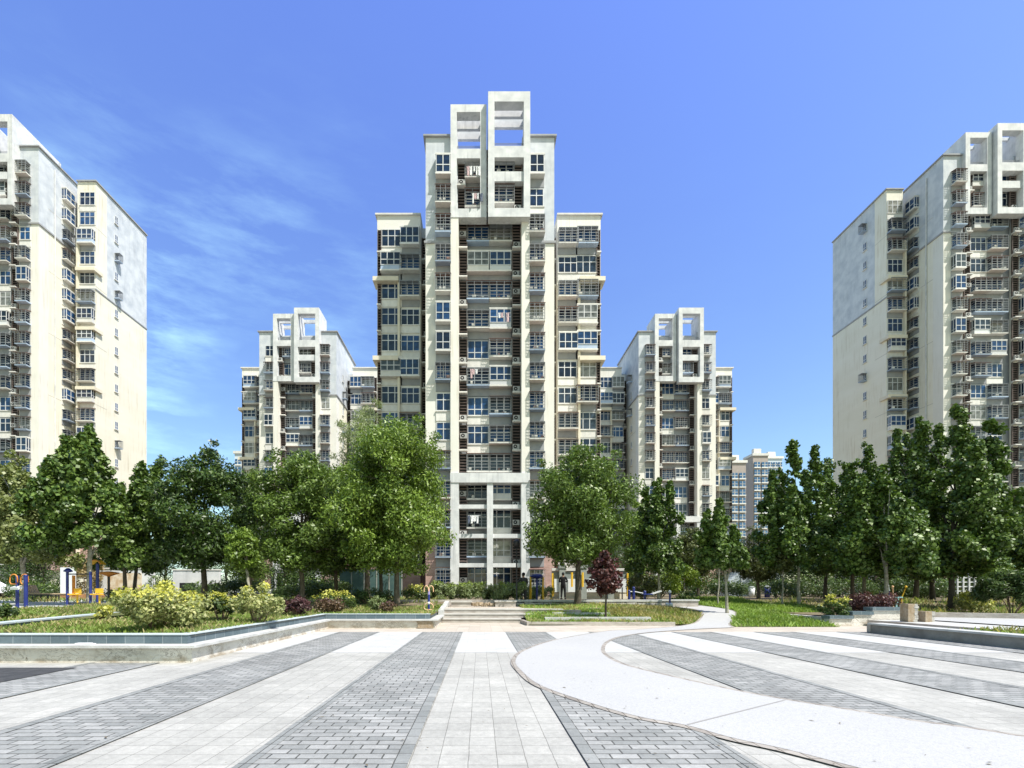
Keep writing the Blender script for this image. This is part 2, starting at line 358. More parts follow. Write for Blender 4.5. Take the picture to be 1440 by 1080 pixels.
    for k in range(wf-1, 0, -1):
        for s in (-1, 1):
            if side:
                pl.append((1, 'corner', s*(wing-1.2), wy-.003, zs(k), 0))
                pl.append((2, 'slot', s*7.0, wy+3.6-.003, zs(k), 0)); pl.append((3, 'small', s*(wing+.003), wy+3.9, zs(k)+.2, s*R(90)))
                pl.append((2.5, 'slot', s*6.403, wy-.5, zs(k), s*R(90)))
            else:
                pl.append((1.5+.02*(wf-k), 'corner', s*(wing-1.6), wy-.003, zs(k), 0)); pl.append((2+.02*(wf-k), 'wing', s*(wing-3.68), wy-.003, zs(k), 0))
                pl.append((4, 'slot', s*(wing+.003), wy+1.3, zs(k), s*R(90)))
                if D > 10: pl.append((5, 'small', s*6.403, 3.6, zs(k)+.2, s*R(90)))
                lv.append((LOUVW, s*7.0, wy+1.15, k*FH+.14)); lv.append((LOUVN, s*(wing-.28), wy-.07, k*FH+.14))
    def facing(x, y, rz):
        return abs(rz) < .1 or (rz > 0) == (cx + x < 0)
    def shown(x, y, z): return seen(x, y) and CY - (zb+z+2.2-H)*F/(Y0+y) < 842 - cut and CY - (zb+z+1-H)*F/(Y0+y) < 900
    pl = [p for p in sorted(pl, key=lambda q: q[0]) if shown(p[2], p[3], p[4]) and facing(p[2], p[3], p[5])]
    extra = [MB(), MB(), MB()]
    for i, (pr, key, x, y, z, rz) in enumerate(pl):
        fm, pm, cm = rng.choice(WS[key])
        if i < 99:
            wo = link('window', fm, root, (x, y, z), rz); link('pane', pm, wo)
            if cm: link('security_cage', cm, wo)
        else:
            T = Matrix.Translation((x, y, z)) @ Matrix.Rotation(rz, 4, 'Z')
            for b_, me in zip(extra, (fm, pm, cm)):
                if me:
                    o = len(b_.v); b_.v += [tuple(T @ v.co) for v in me.vertices]
                    for q in me.polygons: b_.f.append([o+j for j in q.vertices]); b_.m.append(q.material_index); b_.sm.append(False)
    if extra[0].v:
        for b_, nm, ms in zip(extra, ('window', 'pane', 'security_cage'), ([m_winf, m_slab, m_bluep, m_shade_grey], [m_glass], [m_cage, m_awn, m_ac, m_slab])):
            if b_.v: tag(b_.build(nm, ms, root), kind='stuff')
    lv = [l for l in lv if shown(l[1], l[2], l[3])]
    na = 0
    for i, (me, x, y, z) in enumerate(lv):
        if i < 99: link('louvre_screen', me, root, (x, y, z))
        if me is not LOUVN and rng.random() < .75 and na < 99: link('air_conditioner', ACM, root, (x+rng.uniform(-.06,.06), y-.02, z+rng.choice([.06,.06,.06,1.15]))); na += 1
    return root
tower('tall cream tower in the middle with two white hollow frames on its roof', .99, 47.4, .9, 15, 11, beams=True)
tower('distant cream tower left of the middle tower, grey top storeys over the willow', -30.2, 79, 1.6, 14, 23, wing=12.0, crownd=3.9, cut=90)
tower('distant cream tower right of the middle tower, above the young poplars', 32.7, 79, 1.6, 14, 37, wing=12.0, crownd=3.9, cut=70)
tower('tall tower at the left picture edge with a sunlit cream side wall', -66.9, 65.3, 2.1, 20, 41, wing=10.3, wy=4.9, wf=20, D=12.6, crownd=7.5, side=True, cut=110)
tower('tall tower at the right picture edge with a shaded cream side wall', 69.9, 65.3, .9, 20, 59, wing=10.0, wy=4.9, wf=20, D=12.6, crownd=4, side=True, cut=110)
# far blocks between the towers
m_farb = mat('pale_brown_render', (.36,.31,.28), (.41,.36,.33), rough=.9); m_farw = mat('pale_blue_render', (.58,.64,.70), rough=.9)
m_farg = mat('deep_blue_glass', (.03,.09,.20), (.05,.14,.28), rough=.15, spec=.8, scale=.4)
def far_block(label, x0, x1, Y, depth, h, wm, cols, seed, z0=4):
    root = thing('apartment_block', label, 'apartment block', ((x0+x1)/2, Y, 0), group='far apartment blocks'); rng = random.Random(seed); a = (x1-x0)/2
    b = MB(); b.box(-a, a, 0, depth, 0, h); b.build('wall', wm, root); b = MB(); b.box(-a-.4, a+.4, -.4, depth+.4, h, h+.9); b.box(-a*.5, a*.5, 2, depth*.6, h+.9, h+3.4); b.build('roof', m_slab, root)
    w = 2*a/cols
    for c in range(cols):
        wm_ = MB(); wm_.box(-w*.38, w*.38, -.35, -.02, 0, 1.9, 0); wm_.box(-w*.42, w*.42, -.6, -.01, -.45, -.05, 1); wm_.box(-.08, .08, -.42, -.36, 0, 1.9, 1); wm_.box(-w*.38, w*.38, -.42, -.36, .85, .97, 1)
        me = wm_.mesh('window', [m_farg, m_slab]); n = int((h-z0)/2.95)
        for k in range(n): link('window', me, root, (-a + w*(c+.5), 0, z0+2.95*k))
    return root
far_block('far narrow block with deep blue windows right of the distant tower', PX(1027,170), PX(1049,170), 170, 14, PZ(651,170), m_farb, 2, 1, 12)
far_block('far tan block with a blank wall beside the blue windowed block', PX(1059,185), PX(1080,185), 185, 6, PZ(641,185), m_farb, 2, 2, 14)
far_block('far pale blue block just left of the tallest slender poplar', PX(1079,196), PX(1100,196), 196, 6, PZ(645,196), m_farw, 3, 3, 14)
far_block('far small pale block peeping out left of the distant left tower', PX(330,170), PX(350,170), 170, 12, PZ(638,170), m_farw, 2, 4, 14)
# ------------------------------------------------------------------ ground, paving, path
def ss(a, b, x): t = min(1, max(0, (x-a)/(b-a))); return t*t*(3-2*t)
def g_up(x, y): return .80
def g_bed(x, y): return .47 + .35*ss(20.4, 25, y)
def g_left(x, y): return .56 + .24*ss(11, 24, y)
def g_lawn(x, y): return max(0.0, min(.80, (y-17.7)*.075)) + .012
def g_right(x, y): k = ss(13.4, 14.4, x); return max(.22*k, g_lawn(x, y))
def gz(x, y):
    if y > 28.4 or (y > 25.4 and x < 8.9): return .80
    if x < -11: return g_left(x, y)
    if x < -1.6: return g_bed(x, y)
    if x < 3.2: return .57 if y > 20.5 else 0
    if x < 13.2: return g_lawn(x, y)
    return g_right(x, y)
m_soil = mat('dry_soil', (.13,.105,.065), (.21,.17,.11), rough=.95, scale=2.5, bump=.6)
m_turf = mat('turf_base', (.07,.09,.025), (.14,.14,.05), rough=.95, scale=3, bump=.5)
m_ground = mat('far_ground', (.24,.22,.18), (.16,.17,.11), rough=.95, scale=.15)
def sheet(name, x0, x1, y0, y1, zf, m, step=1.0):
    nx, ny = max(1, int((x1-x0)/step)), max(1, int((y1-y0)/step)); b = MB()
    vs = [(x0+(x1-x0)*i/nx, y0+(y1-y0)*j/ny) for j in range(ny+1) for i in range(nx+1)]
    b.add([(x, y, zf(x, y) if callable(zf) else zf) for x, y in vs], [(j*(nx+1)+i, j*(nx+1)+i+1, (j+1)*(nx+1)+i+1, (j+1)*(nx+1)+i) for j in range(ny) for i in range(nx)], 0, True)
    return tag(b.build(name, m), kind='structure')
sheet('ground', -1500, 1500, -300, 2500, -.06, m_ground, 400)
sheet('garden_ground', -75, 75, 28.4, 140, .80, m_soil, 8); sheet('garden_ground', -75, 8.9, 25.4, 28.4, .80, m_soil, 3)
sheet('garden_ground', -45, -11, 9.6, 25.4, g_left, m_turf)
sheet('planter_soil', -11, -5.6, 9.25, 25.4, g_bed, m_soil); sheet('planter_soil', -5.6, -1.75, 17.35, 25.4, g_bed, m_soil); pass
sheet('lawn_soil', 8.9, 13.4, 17.75, 25.4, g_lawn, m_turf, .5); sheet('lawn_soil', 8.9, 17, 25.4, 28.4, g_lawn, m_turf, .5); sheet('garden_ground', 15.0, 45, 4, 18.3, .22, m_soil); sheet('garden_ground', 13.4, 45, 18.4, 25.4, g_right, m_soil); sheet('garden_ground', 17, 75, 25.4, 28.4, g_right, m_soil)
P1, P2 = (.405,.398,.37), (.468,.458,.425)
m_pale = brickmat('pale_square_paving', P1, P2, (.24,.235,.215), .231, .231, off=0.0, ms=.004, nz=(.88,1.08), shift=(.556,0,0), blotch=.5, bump=.45, pit=.4)
m_far = brickmat('white_worn_paving', (.47,.47,.455), (.52,.52,.505), (.40,.395,.38), .231, .231, off=0.0, ms=.003, nz=(.93,1.05), shift=(.556,0,0), blotch=.2, bump=.2)
m_grey = brickmat('grey_brick_paving', (.255,.262,.255), (.38,.38,.368), (.10,.10,.094), .231, .1155, off=.5, ms=.0078, nz=(.84,1.14), shift=(.556,0,0), blotch=.45, bump=.7, pit=.4)
m_bord = brickmat('grey_soldier_course', (.215,.225,.22), (.31,.315,.305), (.09,.09,.085), .1155, .231, off=0.0, ms=.0055, nz=(.85,1.12), shift=(.556,0,0), bump=.6)
m_tan = brickmat('tan_paving', (.46,.405,.34), (.53,.475,.41), (.37,.325,.28), .4, .4, off=0.0, ms=.005, nz=(.92,1.06), blotch=.25, bump=.25)
sheet('plaza_paving', -40, 40, -12, 20.4, 0, m_pale, 8)
sheet('worn_paving', -5.5, 12.6, 10.4, 15.6, .004, m_far, 6)
sheet('tan_paving', -5.5, 15.0, 15.6, 18.4, .004, m_tan, 5); sheet('tan_paving', -5.5, 9.0, 18.4, 20.4, .004, m_tan, 5)
for x0 in (-7.29, -4.60, -1.88, .83, 3.54, 6.25, 8.95, 11.66):
    x1 = x0 + 1.32; ye = 15.6 if x0 > -5.5 else 8.9
    if x0 < -7: x0, x1 = -7.29, -5.97
    sheet('brick_stripe', x0, x1, -12, ye, .008, m_grey, 4)
    for a in (x0, x1-.1155): sheet('brick_edging', a, a+.1155, -12, ye, .012, m_bord, 4)
sheet('playground_paving', -34, -12.7, 17.3, 25.4, lambda x, y: g_left(x, y)+.012, m_far, 1); sheet('playground_paving', -40, -12.7, 25.4, 31, .812, m_far, 3)
m_asph = mat('dark_asphalt', (.045,.047,.05), (.075,.075,.078), rough=.9, scale=6, bump=.5, bscale=90)
sheet('asphalt_patch', -13.5, -7.02, 5.2, 8.3, .016, m_asph, 2)
m_conc, nt_, p_ = nodes('white_concrete')
v_ = coords(nt_); c_ = mixc(nt_, .5, ramp(nt_, noise(nt_, v_, .5, 4), [(.3,(.40,.397,.39)), (.7,(.465,.46,.45))]), ramp(nt_, noise(nt_, v_, 30, 5, .7), [(.3,(.36,.36,.36)), (.6,(.475,.475,.475))]))
vor = N(nt_, 'ShaderNodeTexVoronoi', Scale=120.0); nt_.links.new(v_, vor.inputs['Vector'])
c_ = mixc(nt_, .35, c_, ramp(nt_, vor.outputs['Color'], [(.1,(.5,.49,.47)), (.5,(1.05,1.05,1.05))]), 'MULTIPLY')
nt_.links.new(c_, p_.inputs['Base Color']); p_.inputs['Roughness'].default_value = .9; bumpn(nt_, p_, noise(nt_, v_, 60, 5), .25, .01)
def g2w(px, py):        # a point of the flat plaza
    Y = F*H/(py-CY); return (PX(px, Y), Y)
def l2w(px, py):        # a point of the sloping lawn
    Y = (H + 17.7*.075)/(.075 + (py-CY)/F); return (PX(px, Y), Y)
def smooth(pts, n=6):
    out = []; P = [pts[0]] + list(pts) + [pts[-1]]
    for i in range(1, len(P)-2):
        p0, p1, p2, p3 = [Vector(p) for p in P[i-1:i+3]]
        for k in range(n):
            t = k/n; out.append(.5*((2*p1) + (-p0+p2)*t + (2*p0-5*p1+4*p2-p3)*t*t + (-p0+3*p1-3*p2+p3)*t**3))
    out.append(Vector(P[-2])); return out
outer = [(5.9,1.4), (4.6,2.1)] + [g2w(*p) for p in ((1440,1140),(1300,1106),(1190,1078),(1100,1055),(1030,1040),(965,1022),(895,1009),(820,987),(760,965),(735,946),(725,930),(740,915),(785,900),(855,888))] + [(5.2,16.3),(6.6,17.3)] + [l2w(*p) for p in ((972,878.5),(985,872),(989,862),(975,856.5),(945,853.5))]
inner = [(7.0,2.4), (6.0,3.3)] + [g2w(*p) for p in ((1600,1063),(1440,1039),(1365,1027),(1290,1017),(1220,1005),(1105,986),(1030,972),(940,952),(880,937),(855,926),(845,915),(852,903),(875,895),(920,889))] + [(7.9,16.9),(9.2,17.5)] + [l2w(*p) for p in ((1024,878),(1033,868),(1031,860),(1012,855.5),(985,852))]
so, si = smooth(outer), smooth(inner)
def lift(p): return .0175 + (max(0.0, min(.8, (p[1]-17.7)*.075)) if p[1] > 17.7 else 0)
m_edge = brickmat('brown_path_edging', (.30,.27,.24), (.40,.37,.33), (.14,.12,.10), .12, .2, off=0.0, ms=.006, bump=.5)
def ribbon(a, c, dz):
    b = MB(); n = len(a)
    b.add([(p.x, p.y, lift(p)+dz) for p in a] + [(p.x, p.y, lift(p)+dz) for p in c], [(i, i+1, n+i+1, n+i) for i in range(n-1)], 0, False); return b
def offset(pl, d):
    out = []
    for i, p in enumerate(pl):
        t = (pl[min(i+1, len(pl)-1)] - pl[max(i-1, 0)]).normalized(); out.append(p + Vector((-t.y, t.x))*d)
    return out
tag(ribbon(so, si, 0).build('concrete_path', m_conc), kind='structure')
tag(ribbon(offset(so, .09), so, -.0025).build('path_edging', m_edge), kind='structure')
tag(ribbon(si, offset(si, -.09), -.0025).build('path_edging', m_edge), kind='structure')
m_joint = mat('path_joint', (.30,.29,.28), rough=.95)
def joint(pa, pb):
    a, c = Vector(g2w(*pa)), Vector(g2w(*pb)); t = (c-a).normalized(); q = Vector((-t.y, t.x))*.012
    b = MB(); b.poly([(p.x, p.y, .0205) for p in (a-q, c-q, c+q, a+q)]); tag(b.build('path_joint', m_joint), kind='structure')
joint((967,1021.5), (1104,986.5)); joint((1330,1112), (1560,1056))

# ------------------------------------------------------------------ planter walls
def wall_strip(b, path, o0, o1, z0, z1, m=0):
    P = [Vector(p) for p in path]; n = len(P)
    def off(d):
        r = []
        for i in range(n):
            ns = []
            for a, c in ((i-1, i), (i, i+1)):
                if a >= 0 and c < n: t = (P[c]-P[a]).normalized(); ns.append(Vector((-t.y, t.x)))
            if len(ns) == 2: q = ns[0]+ns[1]; q = q/(q.dot(ns[0])); r.append(P[i]+q*d)
            else: r.append(P[i]+ns[0]*d)
        return r
    A, B = off(o0), off(o1)
    b.add([(p.x,p.y,z0) for p in A]+[(p.x,p.y,z1) for p in A]+[(p.x,p.y,z0) for p in B]+[(p.x,p.y,z1) for p in B],
          [(i, i+1, n+i+1, n+i) for i in range(n-1)] + [(2*n+i+1, 2*n+i, 3*n+i, 3*n+i+1) for i in range(n-1)] +
          [(n+i, n+i+1, 3*n+i+1, 3*n+i) for i in range(n-1)] + [(0, n, 3*n, 2*n), (2*n-1, n-1, 3*n-1, 4*n-1)], m)
m_plast, nt_, p_ = nodes('peeling_white_render')
v_ = coords(nt_); base = ramp(nt_, noise(nt_, v_, 1.6, 5), [(.3,(.60,.56,.50)), (.7,(.74,.71,.66))])
sp = nt_.nodes.new('ShaderNodeSeparateXYZ'); nt_.links.new(v_, sp.inputs[0])
zr = N(nt_, 'ShaderNodeMapRange'); nt_.links.new(sp.outputs['Z'], zr.inputs['Value'])
for k_, q_ in (('From Min', 0), ('From Max', .30), ('To Min', .17), ('To Max', -.04)): zr.inputs[k_].default_value = q_
a_ = N(nt_, 'ShaderNodeMath', operation='ADD'); nt_.links.new(noise(nt_, coords(nt_, (2.5,2.5,4)), 1.3, 6, .65), a_.inputs[0]); nt_.links.new(zr.outputs[0], a_.inputs[1])
base = mixc(nt_, ramp(nt_, a_.outputs[0], [(.55, 0.0), (.78, .85)]), base, (.36,.29,.21))
crk = N(nt_, 'ShaderNodeTexNoise', Scale=3.2, Detail=7, Roughness=.72, Distortion=1.3); nt_.links.new(coords(nt_, (1,1,1.6)), crk.inputs['Vector'])
chip = ramp(nt_, crk.outputs['Fac'], [(.30, 1.0), (.335, 0.0)]); base = mixc(nt_, chip, base, (.20,.165,.13))
line = ramp(nt_, crk.outputs['Fac'], [(.482, 0.0), (.495, 1.0), (.505, 1.0), (.518, 0.0)])
lm = N(nt_, 'ShaderNodeMath', operation='MULTIPLY'); nt_.links.new(line, lm.inputs[0]); nt_.links.new(ramp(nt_, noise(nt_, v_, 1.1, 3), [(.42, 0.0), (.5, 1.0)]), lm.inputs[1])
base = mixc(nt_, lm.outputs[0], base, (.23,.2,.17))
nt_.links.new(base, p_.inputs['Base Color']); p_.inputs['Roughness'].default_value = .92; bumpn(nt_, p_, crk.outputs['Fac'], .7, .03)
m_ledge = mat('grey_concrete_ledge', (.42,.42,.41), (.56,.56,.55), rough=.9, scale=3, bump=.4)
m_tile = brickmat('blue_grey_tile', (.095,.135,.16), (.14,.18,.205), (.30,.33,.35), .36, .30, off=.5, axis='xz', ms=.006, nz=(.85,1.15), shift=(0,0,-.30+.6), bump=.3, rough=.55)
m_tcap = mat('pale_tile_cap', (.45,.51,.54), (.56,.62,.64), rough=.6, scale=4)
m_rough = mat('broken_brown_masonry', (.30,.22,.14), (.40,.33,.25), rough=.95, scale=9, bump=1, bscale=30)
m_stone = mat('grey_rough_stone', (.33,.31,.29), (.50,.48,.45), rough=.95, scale=7, bump=1, bscale=22)
m_stone2 = mat('weathered_step_stone', (.34,.30,.27), (.47,.435,.40), rough=.9, scale=3, stretch=(1,1,3), bump=.5)
PW = [(-16,8.96), (-5.42,8.96), (-5.42,17.07), (-1.62,17.07), (-1.62,20.25)]
t = thing('planter_wall', 'long angled white planter wall topped with blue grey tiles, left of the steps', 'planter wall', (-5.42, 8.96, 0))
def local(o, t): o.location = -t.location; return o
b = MB(); wall_strip(b, PW, 0, .45, -.02, .283); local(b.build('plaster_face', m_plast, t), t)
b = MB(); wall_strip(b, PW, -.11, .40, .285, .335); local(b.build('ledge', m_ledge, t), t)
b = MB(); wall_strip(b, PW, .2, .42, .337, .50); local(b.build('tile_course', m_tile, t), t)
b = MB(); wall_strip(b, PW, .185, .43, .502, .522); local(b.build('tile_cap', m_tcap, t), t)
b = MB(); rr = random.Random(3)
for k in range(7): b.rbox((-1.95+rr.uniform(-.03,.03), 17.05, .04+.035*k), (.58-.03*(k%3), .06, .036), m=0)
local(b.build('broken_corner', m_rough, t), t)
b = MB(); b.rbox((-7.5, 9.02, .352), (.26, .1, .03), rz=.05); b.rbox((-7.36, 9.0, .349), (.16, .08, .024), rz=-.1)
tag(b.build('plaster_rubble', m_white), 'white crumbled plaster lying on the ledge of the long planter wall', 'rubble')
t = thing('retaining_wall', 'low blue grey tiled kerb wall running back behind the long planter wall', 'kerb wall', (-11.2, 12, .4))
IW = [(-10.35,9.5), (-11.0,11.6), (-11.9,14.8), (-12.2,16.4)]
b = MB(); wall_strip(b, IW, 0, .25, .40, .60); local(b.build('tile_course', m_tile, t), t)
b = MB(); wall_strip(b, IW, -.03, .28, .602, .64); local(b.build('tile_cap', m_tcap, t), t)
# steps
t = thing('garden_steps', 'three worn stone steps in front of the oleander hedge', 'steps', (.2, 20.2, 0))
ends = (1.72, 2.35, 3.6)
for k in range(3):
    y0 = 20.1+.36*k; z1 = .19*(k+1); b = MB(); e = ends[k]
    b.prism([(-1.6,y0), (e,y0), (e+.35,y0-.3+.001*k), (e+.75,y0-.3), (e+.75,y0+.6), (-1.6,y0+.6)] if k else [(-1.6,y0),(e,y0),(e,y0+.6),(-1.6,y0+.6)], z1-.19+(.002 if k else -.01), z1-.05, 1)
    b.box(-1.6, e+.02, y0-.03, y0+.6, z1-.048, z1, 0)
    local(b.build('step', [mat('pale_tread', (.45,.43,.405), (.53,.515,.49), rough=.9, scale=3) if k == 0 else bpy.data.materials['pale_tread'], m_stone2], t), t)
sheet('landing_paving', -1.6, 6.0, 21.35, 24.25, .572, m_tan, 2)
# stone bench blocks and the rough stone wall behind the landing
def block(name, label, cat, x0, x1, y0, y1, z0, z1, mt, mb, group=None):
    t = thing(name, label, cat, ((x0+x1)/2, y0, z0), group=group); b = MB(); b.box(x0, x1, y0+.05, y1, z0, z1-.07); local(b.build('base', mb, t), t)
    b = MB(); b.box(x0-.04, x1+.04, y0, y1+.02, z1-.068, z1); local(b.build('slab', mt, t), t); return t
block('stone_bench', 'low pale stone bench at the left end of the top landing', 'stone bench', -1.4, -.45, 23.2, 23.8, .57, .86, bpy.data.materials['pale_tread'], m_stone2)
block('stone_bench', 'low pale stone bench right of the crumbled kerb, below the lamp post', 'stone bench', .75, 1.75, 23.2, 23.8, .57, .88, bpy.data.materials['pale_tread'], m_stone2)
b = MB(); rr = random.Random(8)
for k in range(22): b.rbox((-.4+k*.054, 23.5+rr.uniform(-.05,.05), .66+rr.uniform(0,.06)), (rr.uniform(.08,.2), rr.uniform(.1,.3), rr.uniform(.08,.2)), rz=rr.uniform(0,3), rx=rr.uniform(-.3,.3))
tag(b.build('crumbled_kerb', m_rough), 'crumbled brown kerb of loose stones between the two stone benches', 'kerb')
b = MB(); b.add([(x, y, z) for x in (-1.78,-1.56) for y, z in ((20.26,-.01),(20.26,.53),(24.3,.84),(24.3,-.01))], [(0,1,2,3),(7,6,5,4),(1,5,6,2),(0,4,5,1),(3,2,6,7)]); tag(b.build('sloping_kerb', m_ledge), 'sloping stone kerb along the left side of the top landing', 'kerb')
b = MB()
b.box(-9, 1.72, 24.3, 24.6, .5, .90); tag(b.build('hedge_kerb', m_stone2), 'pale low kerb along the foot of the oleander hedge', 'kerb')
t = thing('stone_wall', 'rough stone wall with a flat cap behind the purple leaved plum', 'stone wall', (5.5, 24.3, .3))
b = MB(); rr = random.Random(12); x = 1.85
while x < 9.2:
    w = rr.uniform(.25,.55)
    for z in (.42, .62): 
        b.rbox((x+w/2, 24.42+rr.uniform(-.05,.03), z+.03), (w*.97, .42, .215), rz=rr.uniform(-.06,.06), rx=rr.uniform(-.1,.1), ry=rr.uniform(-.06,.06))
    x += w
local(b.build('stone_course', m_stone, t), t); b = MB(); b.box(1.78, 9.25, 24.22, 24.75, .80, .90); local(b.build('cap', m_ledge, t), t)
block('stone_end_block', 'brown stone block wall beside the start of the winding path', 'low wall', 9.35, 11.3, 24.6, 25.2, .5, .90, m_ledge, m_stone2)
# bed right of the steps: kerb and three stone slabs
b = MB(); wall_strip(b, [(1.68,20.0), (1.82,18.46), (7.5,18.3)], 0, .14, -.01, .15)
tag(b.build('bed_kerb', m_stone2), 'low stone kerb round the weedy bed right of the steps', 'kerb')
for lab, pts, z in (('front', (2.6,6.9,19.25), .30), ('middle', (3.1,6.3,20.45), .42), ('rear', (3.9,5.7,21.7), .56)):
    rr = random.Random(z); x0, x1, y = pts; b = MB(); n = 4
    for k in range(n): b.rbox((x0+(x1-x0)*(k+.5)/n, y+rr.uniform(-.03,.03), z/2), ((x1-x0)/n*.985, .2, z+rr.uniform(-.02,.02)), rz=rr.uniform(-.02,.02))
    tag(b.build('stone_slab', m_ledge), lab+'most long stone slab of the three stepped in the weedy bed' if lab != 'middle' else 'middle long stone slab of the three stepped in the weedy bed', 'stone slab', 'stone slabs in the weedy bed')
def g_terr(x, y): k = ss(5.8, 8.6, x); return (.06 + .5*ss(18.4, 22.3, y))*(1-k) + g_lawn(x, y)*k
sheet('bed_soil', 1.9, 9.0, 18.4, 24.3, g_terr, m_turf, .6)
# right-hand side: stepped planter, two broken pillars, long shaded wall, pale platform
t = thing('stepped_planter', 'stepped white planter wall with grey caps below the purple shrub', 'planter wall', (14.5, 18.3, 0))
for x0, x1, zt in ((13.45,14.33,.40), (14.33,15.1,.56), (15.1,16.6,.72)):
    b = MB(); b.box(x0, x1, 18.35, 18.65, -.02, zt-.13); local(b.build('plaster_face', m_plast, t), t); b = MB(); b.box(x0-.02, x1+.02, 18.29, 18.75, zt-.128, zt); local(b.build('cap', m_tile, t), t)
b = MB(); b.box(13.47, 13.75, 18.76, 22, -.02, .33); local(b.build('plaster_face', m_plast, t), t)
sheet('planter_soil', 13.76, 18, 18.7, 22, lambda x, y: .36, m_soil)
def pillar(label, px, Y, w, py0, py1, seed):
    rr = random.Random(seed); x = PX(px, Y); z0, z1 = PZ(py0, Y), PZ(py1, Y); t = thing('broken_pillar', label, 'pillar', (x, Y, z0), group='broken pillars by the right wall'); h = z1-z0
    b = MB(); b.box(-w/2, w*.18, -w/2, w/2, 0, h); b.build('smooth_side', m_rough, t)
    b = MB(); n = int(h/.075)
    for k in range(n): b.rbox((w*.3+rr.uniform(-.02,.02), rr.uniform(-.02,.02), h*(k+.5)/n), (w*.28+rr.uniform(0,.12), w*.94, h/n*.9), rz=rr.uniform(-.12,.12))
    b.build('broken_edge', m_stone, t)
pillar('taller broken stone pillar beside the stepped planter', 1278, 17.2, .34, 874, 849, 4); pillar('shorter broken stone pillar on the pale platform', 1302, 17.2, .34, 875, 859.5, 6)
t = thing('edge_wall', 'long shaded concrete wall at the right edge of the plaza', 'low wall', (12.55, 15.3, 0))
b = MB(); b.box(12.52, 12.86, 2, 15.25, -.02, .27); local(b.build('wall_face', mat('grey_aged_concrete', (.22,.205,.19), (.31,.295,.275), rough=.95, scale=2.2, bump=.6, streak=((.2,.18,.16),.6)), t), t)
b = MB(); b.box(12.46, 12.92, 2, 15.32, .272, .325); local(b.build('cap', m_ledge, t), t)
b = MB(); b.box(12.50, 12.84, 15.252, 15.40, -.02, .27); local(b.build('end_block', m_stone2, t), t)
sheet('platform_paving', 16.75, 40, 13.6, 19.6, .27, m_conc, 3)
sheet('gravel_strip', 12.95, 40, 2, 13.55, .24, m_turf, 2); sheet('platform_apron', 15.0, 16.75, 13.6, 18.3, .235, m_far, 3); b = MB(); b.box(14.86, 15.0, 13.6, 18.28, -.01, .24); tag(b.build('platform_edge', m_stone2), 'low stone edge of the pale platform under the broken pillars', 'kerb')
b = MB(); wall_strip(b, [(16.8,13.5),(24,12.9),(34,12.2)], 0, .18, .1, .33); tag(b.build('platform_kerb', m_tile), 'blue grey tiled kerb along the front of the pale platform', 'kerb')
b = MB(); cv = smooth([(17.2,19.9),(19.5,19.3),(22.2,17.8),(25,15.5),(30,12.5)]); wall_strip(b, [(p.x,p.y) for p in cv], 0, .3, .1, .46); tag(b.build('curved_kerb', m_stone2), 'curved stone kerb at the back of the pale platform', 'kerb')
# ------------------------------------------------------------------ foliage
def leaf_mesh(name, P, Nn, L, Wd, mats, mi, rng, droop=0.0):
    n = len(P); Nn = Nn/np.linalg.norm(Nn, axis=1, keepdims=True)
    t = rng.normal(size=(n,3)); t[:,2] -= droop; t -= Nn*np.sum(t*Nn, axis=1, keepdims=True); t /= np.linalg.norm(t, axis=1, keepdims=True)
    q = np.cross(Nn, t); L = L[:,None]; Wd = Wd[:,None]
    V = np.stack([P-t*L*.5, P+q*Wd*.5-t*L*.08+Nn*L*.06, P+t*L*.5, P-q*Wd*.5-t*L*.08+Nn*L*.06], 1).reshape(-1,3)
    me = bpy.data.meshes.new(name); me.vertices.add(4*n); me.vertices.foreach_set('co', V.astype(np.float32).ravel())
    me.loops.add(4*n); me.loops.foreach_set('vertex_index', np.arange(4*n, dtype=np.int32)); me.polygons.add(n); me.polygons.foreach_set('loop_start', np.arange(n, dtype=np.int32)*4)
    for m in mats: me.materials.append(m)
    me.polygons.foreach_set('material_index', mi.astype(np.int32)); me.update(calc_edges=True); return me
def cloud(C, Rad, n, rng, flat=.75):
    """n leaves shared among clumps at C with radii Rad, denser near each clump's skin; returns points and outward directions"""
    w = Rad**2; idx = rng.choice(len(C), n, p=w/w.sum()); d = rng.normal(size=(n,3)); d /= np.linalg.norm(d, axis=1, keepdims=True)
    r = Rad[idx]*(.35+.65*rng.random(n)**.5)*(1+.15*rng.normal(size=n)); P = C[idx] + d*r[:,None]*np.array([1,1,flat]); return P, d
KINDS = {   # profile: radius by height, clump size, leaf length/width, leaf material
    'locust': dict(prof=[(0,.6),(.15,.92),(.4,1.0),(.65,.9),(.85,.66),(1,.25)], clump=.26, L=.175, W=.07, den=2.9, droop=.5),
    'poplar': dict(prof=[(0,.5),(.18,.95),(.35,1.0),(.6,.75),(.8,.45),(.93,.2),(1,.06)], clump=.27, L=.155, W=.135, den=3.1, droop=.8),
    'willow': dict(prof=[(0,.6),(.3,1),(.6,.9),(.85,.55),(1,.15)], clump=.22, L=.26, W=.05, den=1.7, droop=1.5),
    'plum': dict(prof=[(0,.5),(.25,1),(.55,.9),(.8,.5),(1,.12)], clump=.24, L=.15, W=.10, den=.8, droop=.2)}
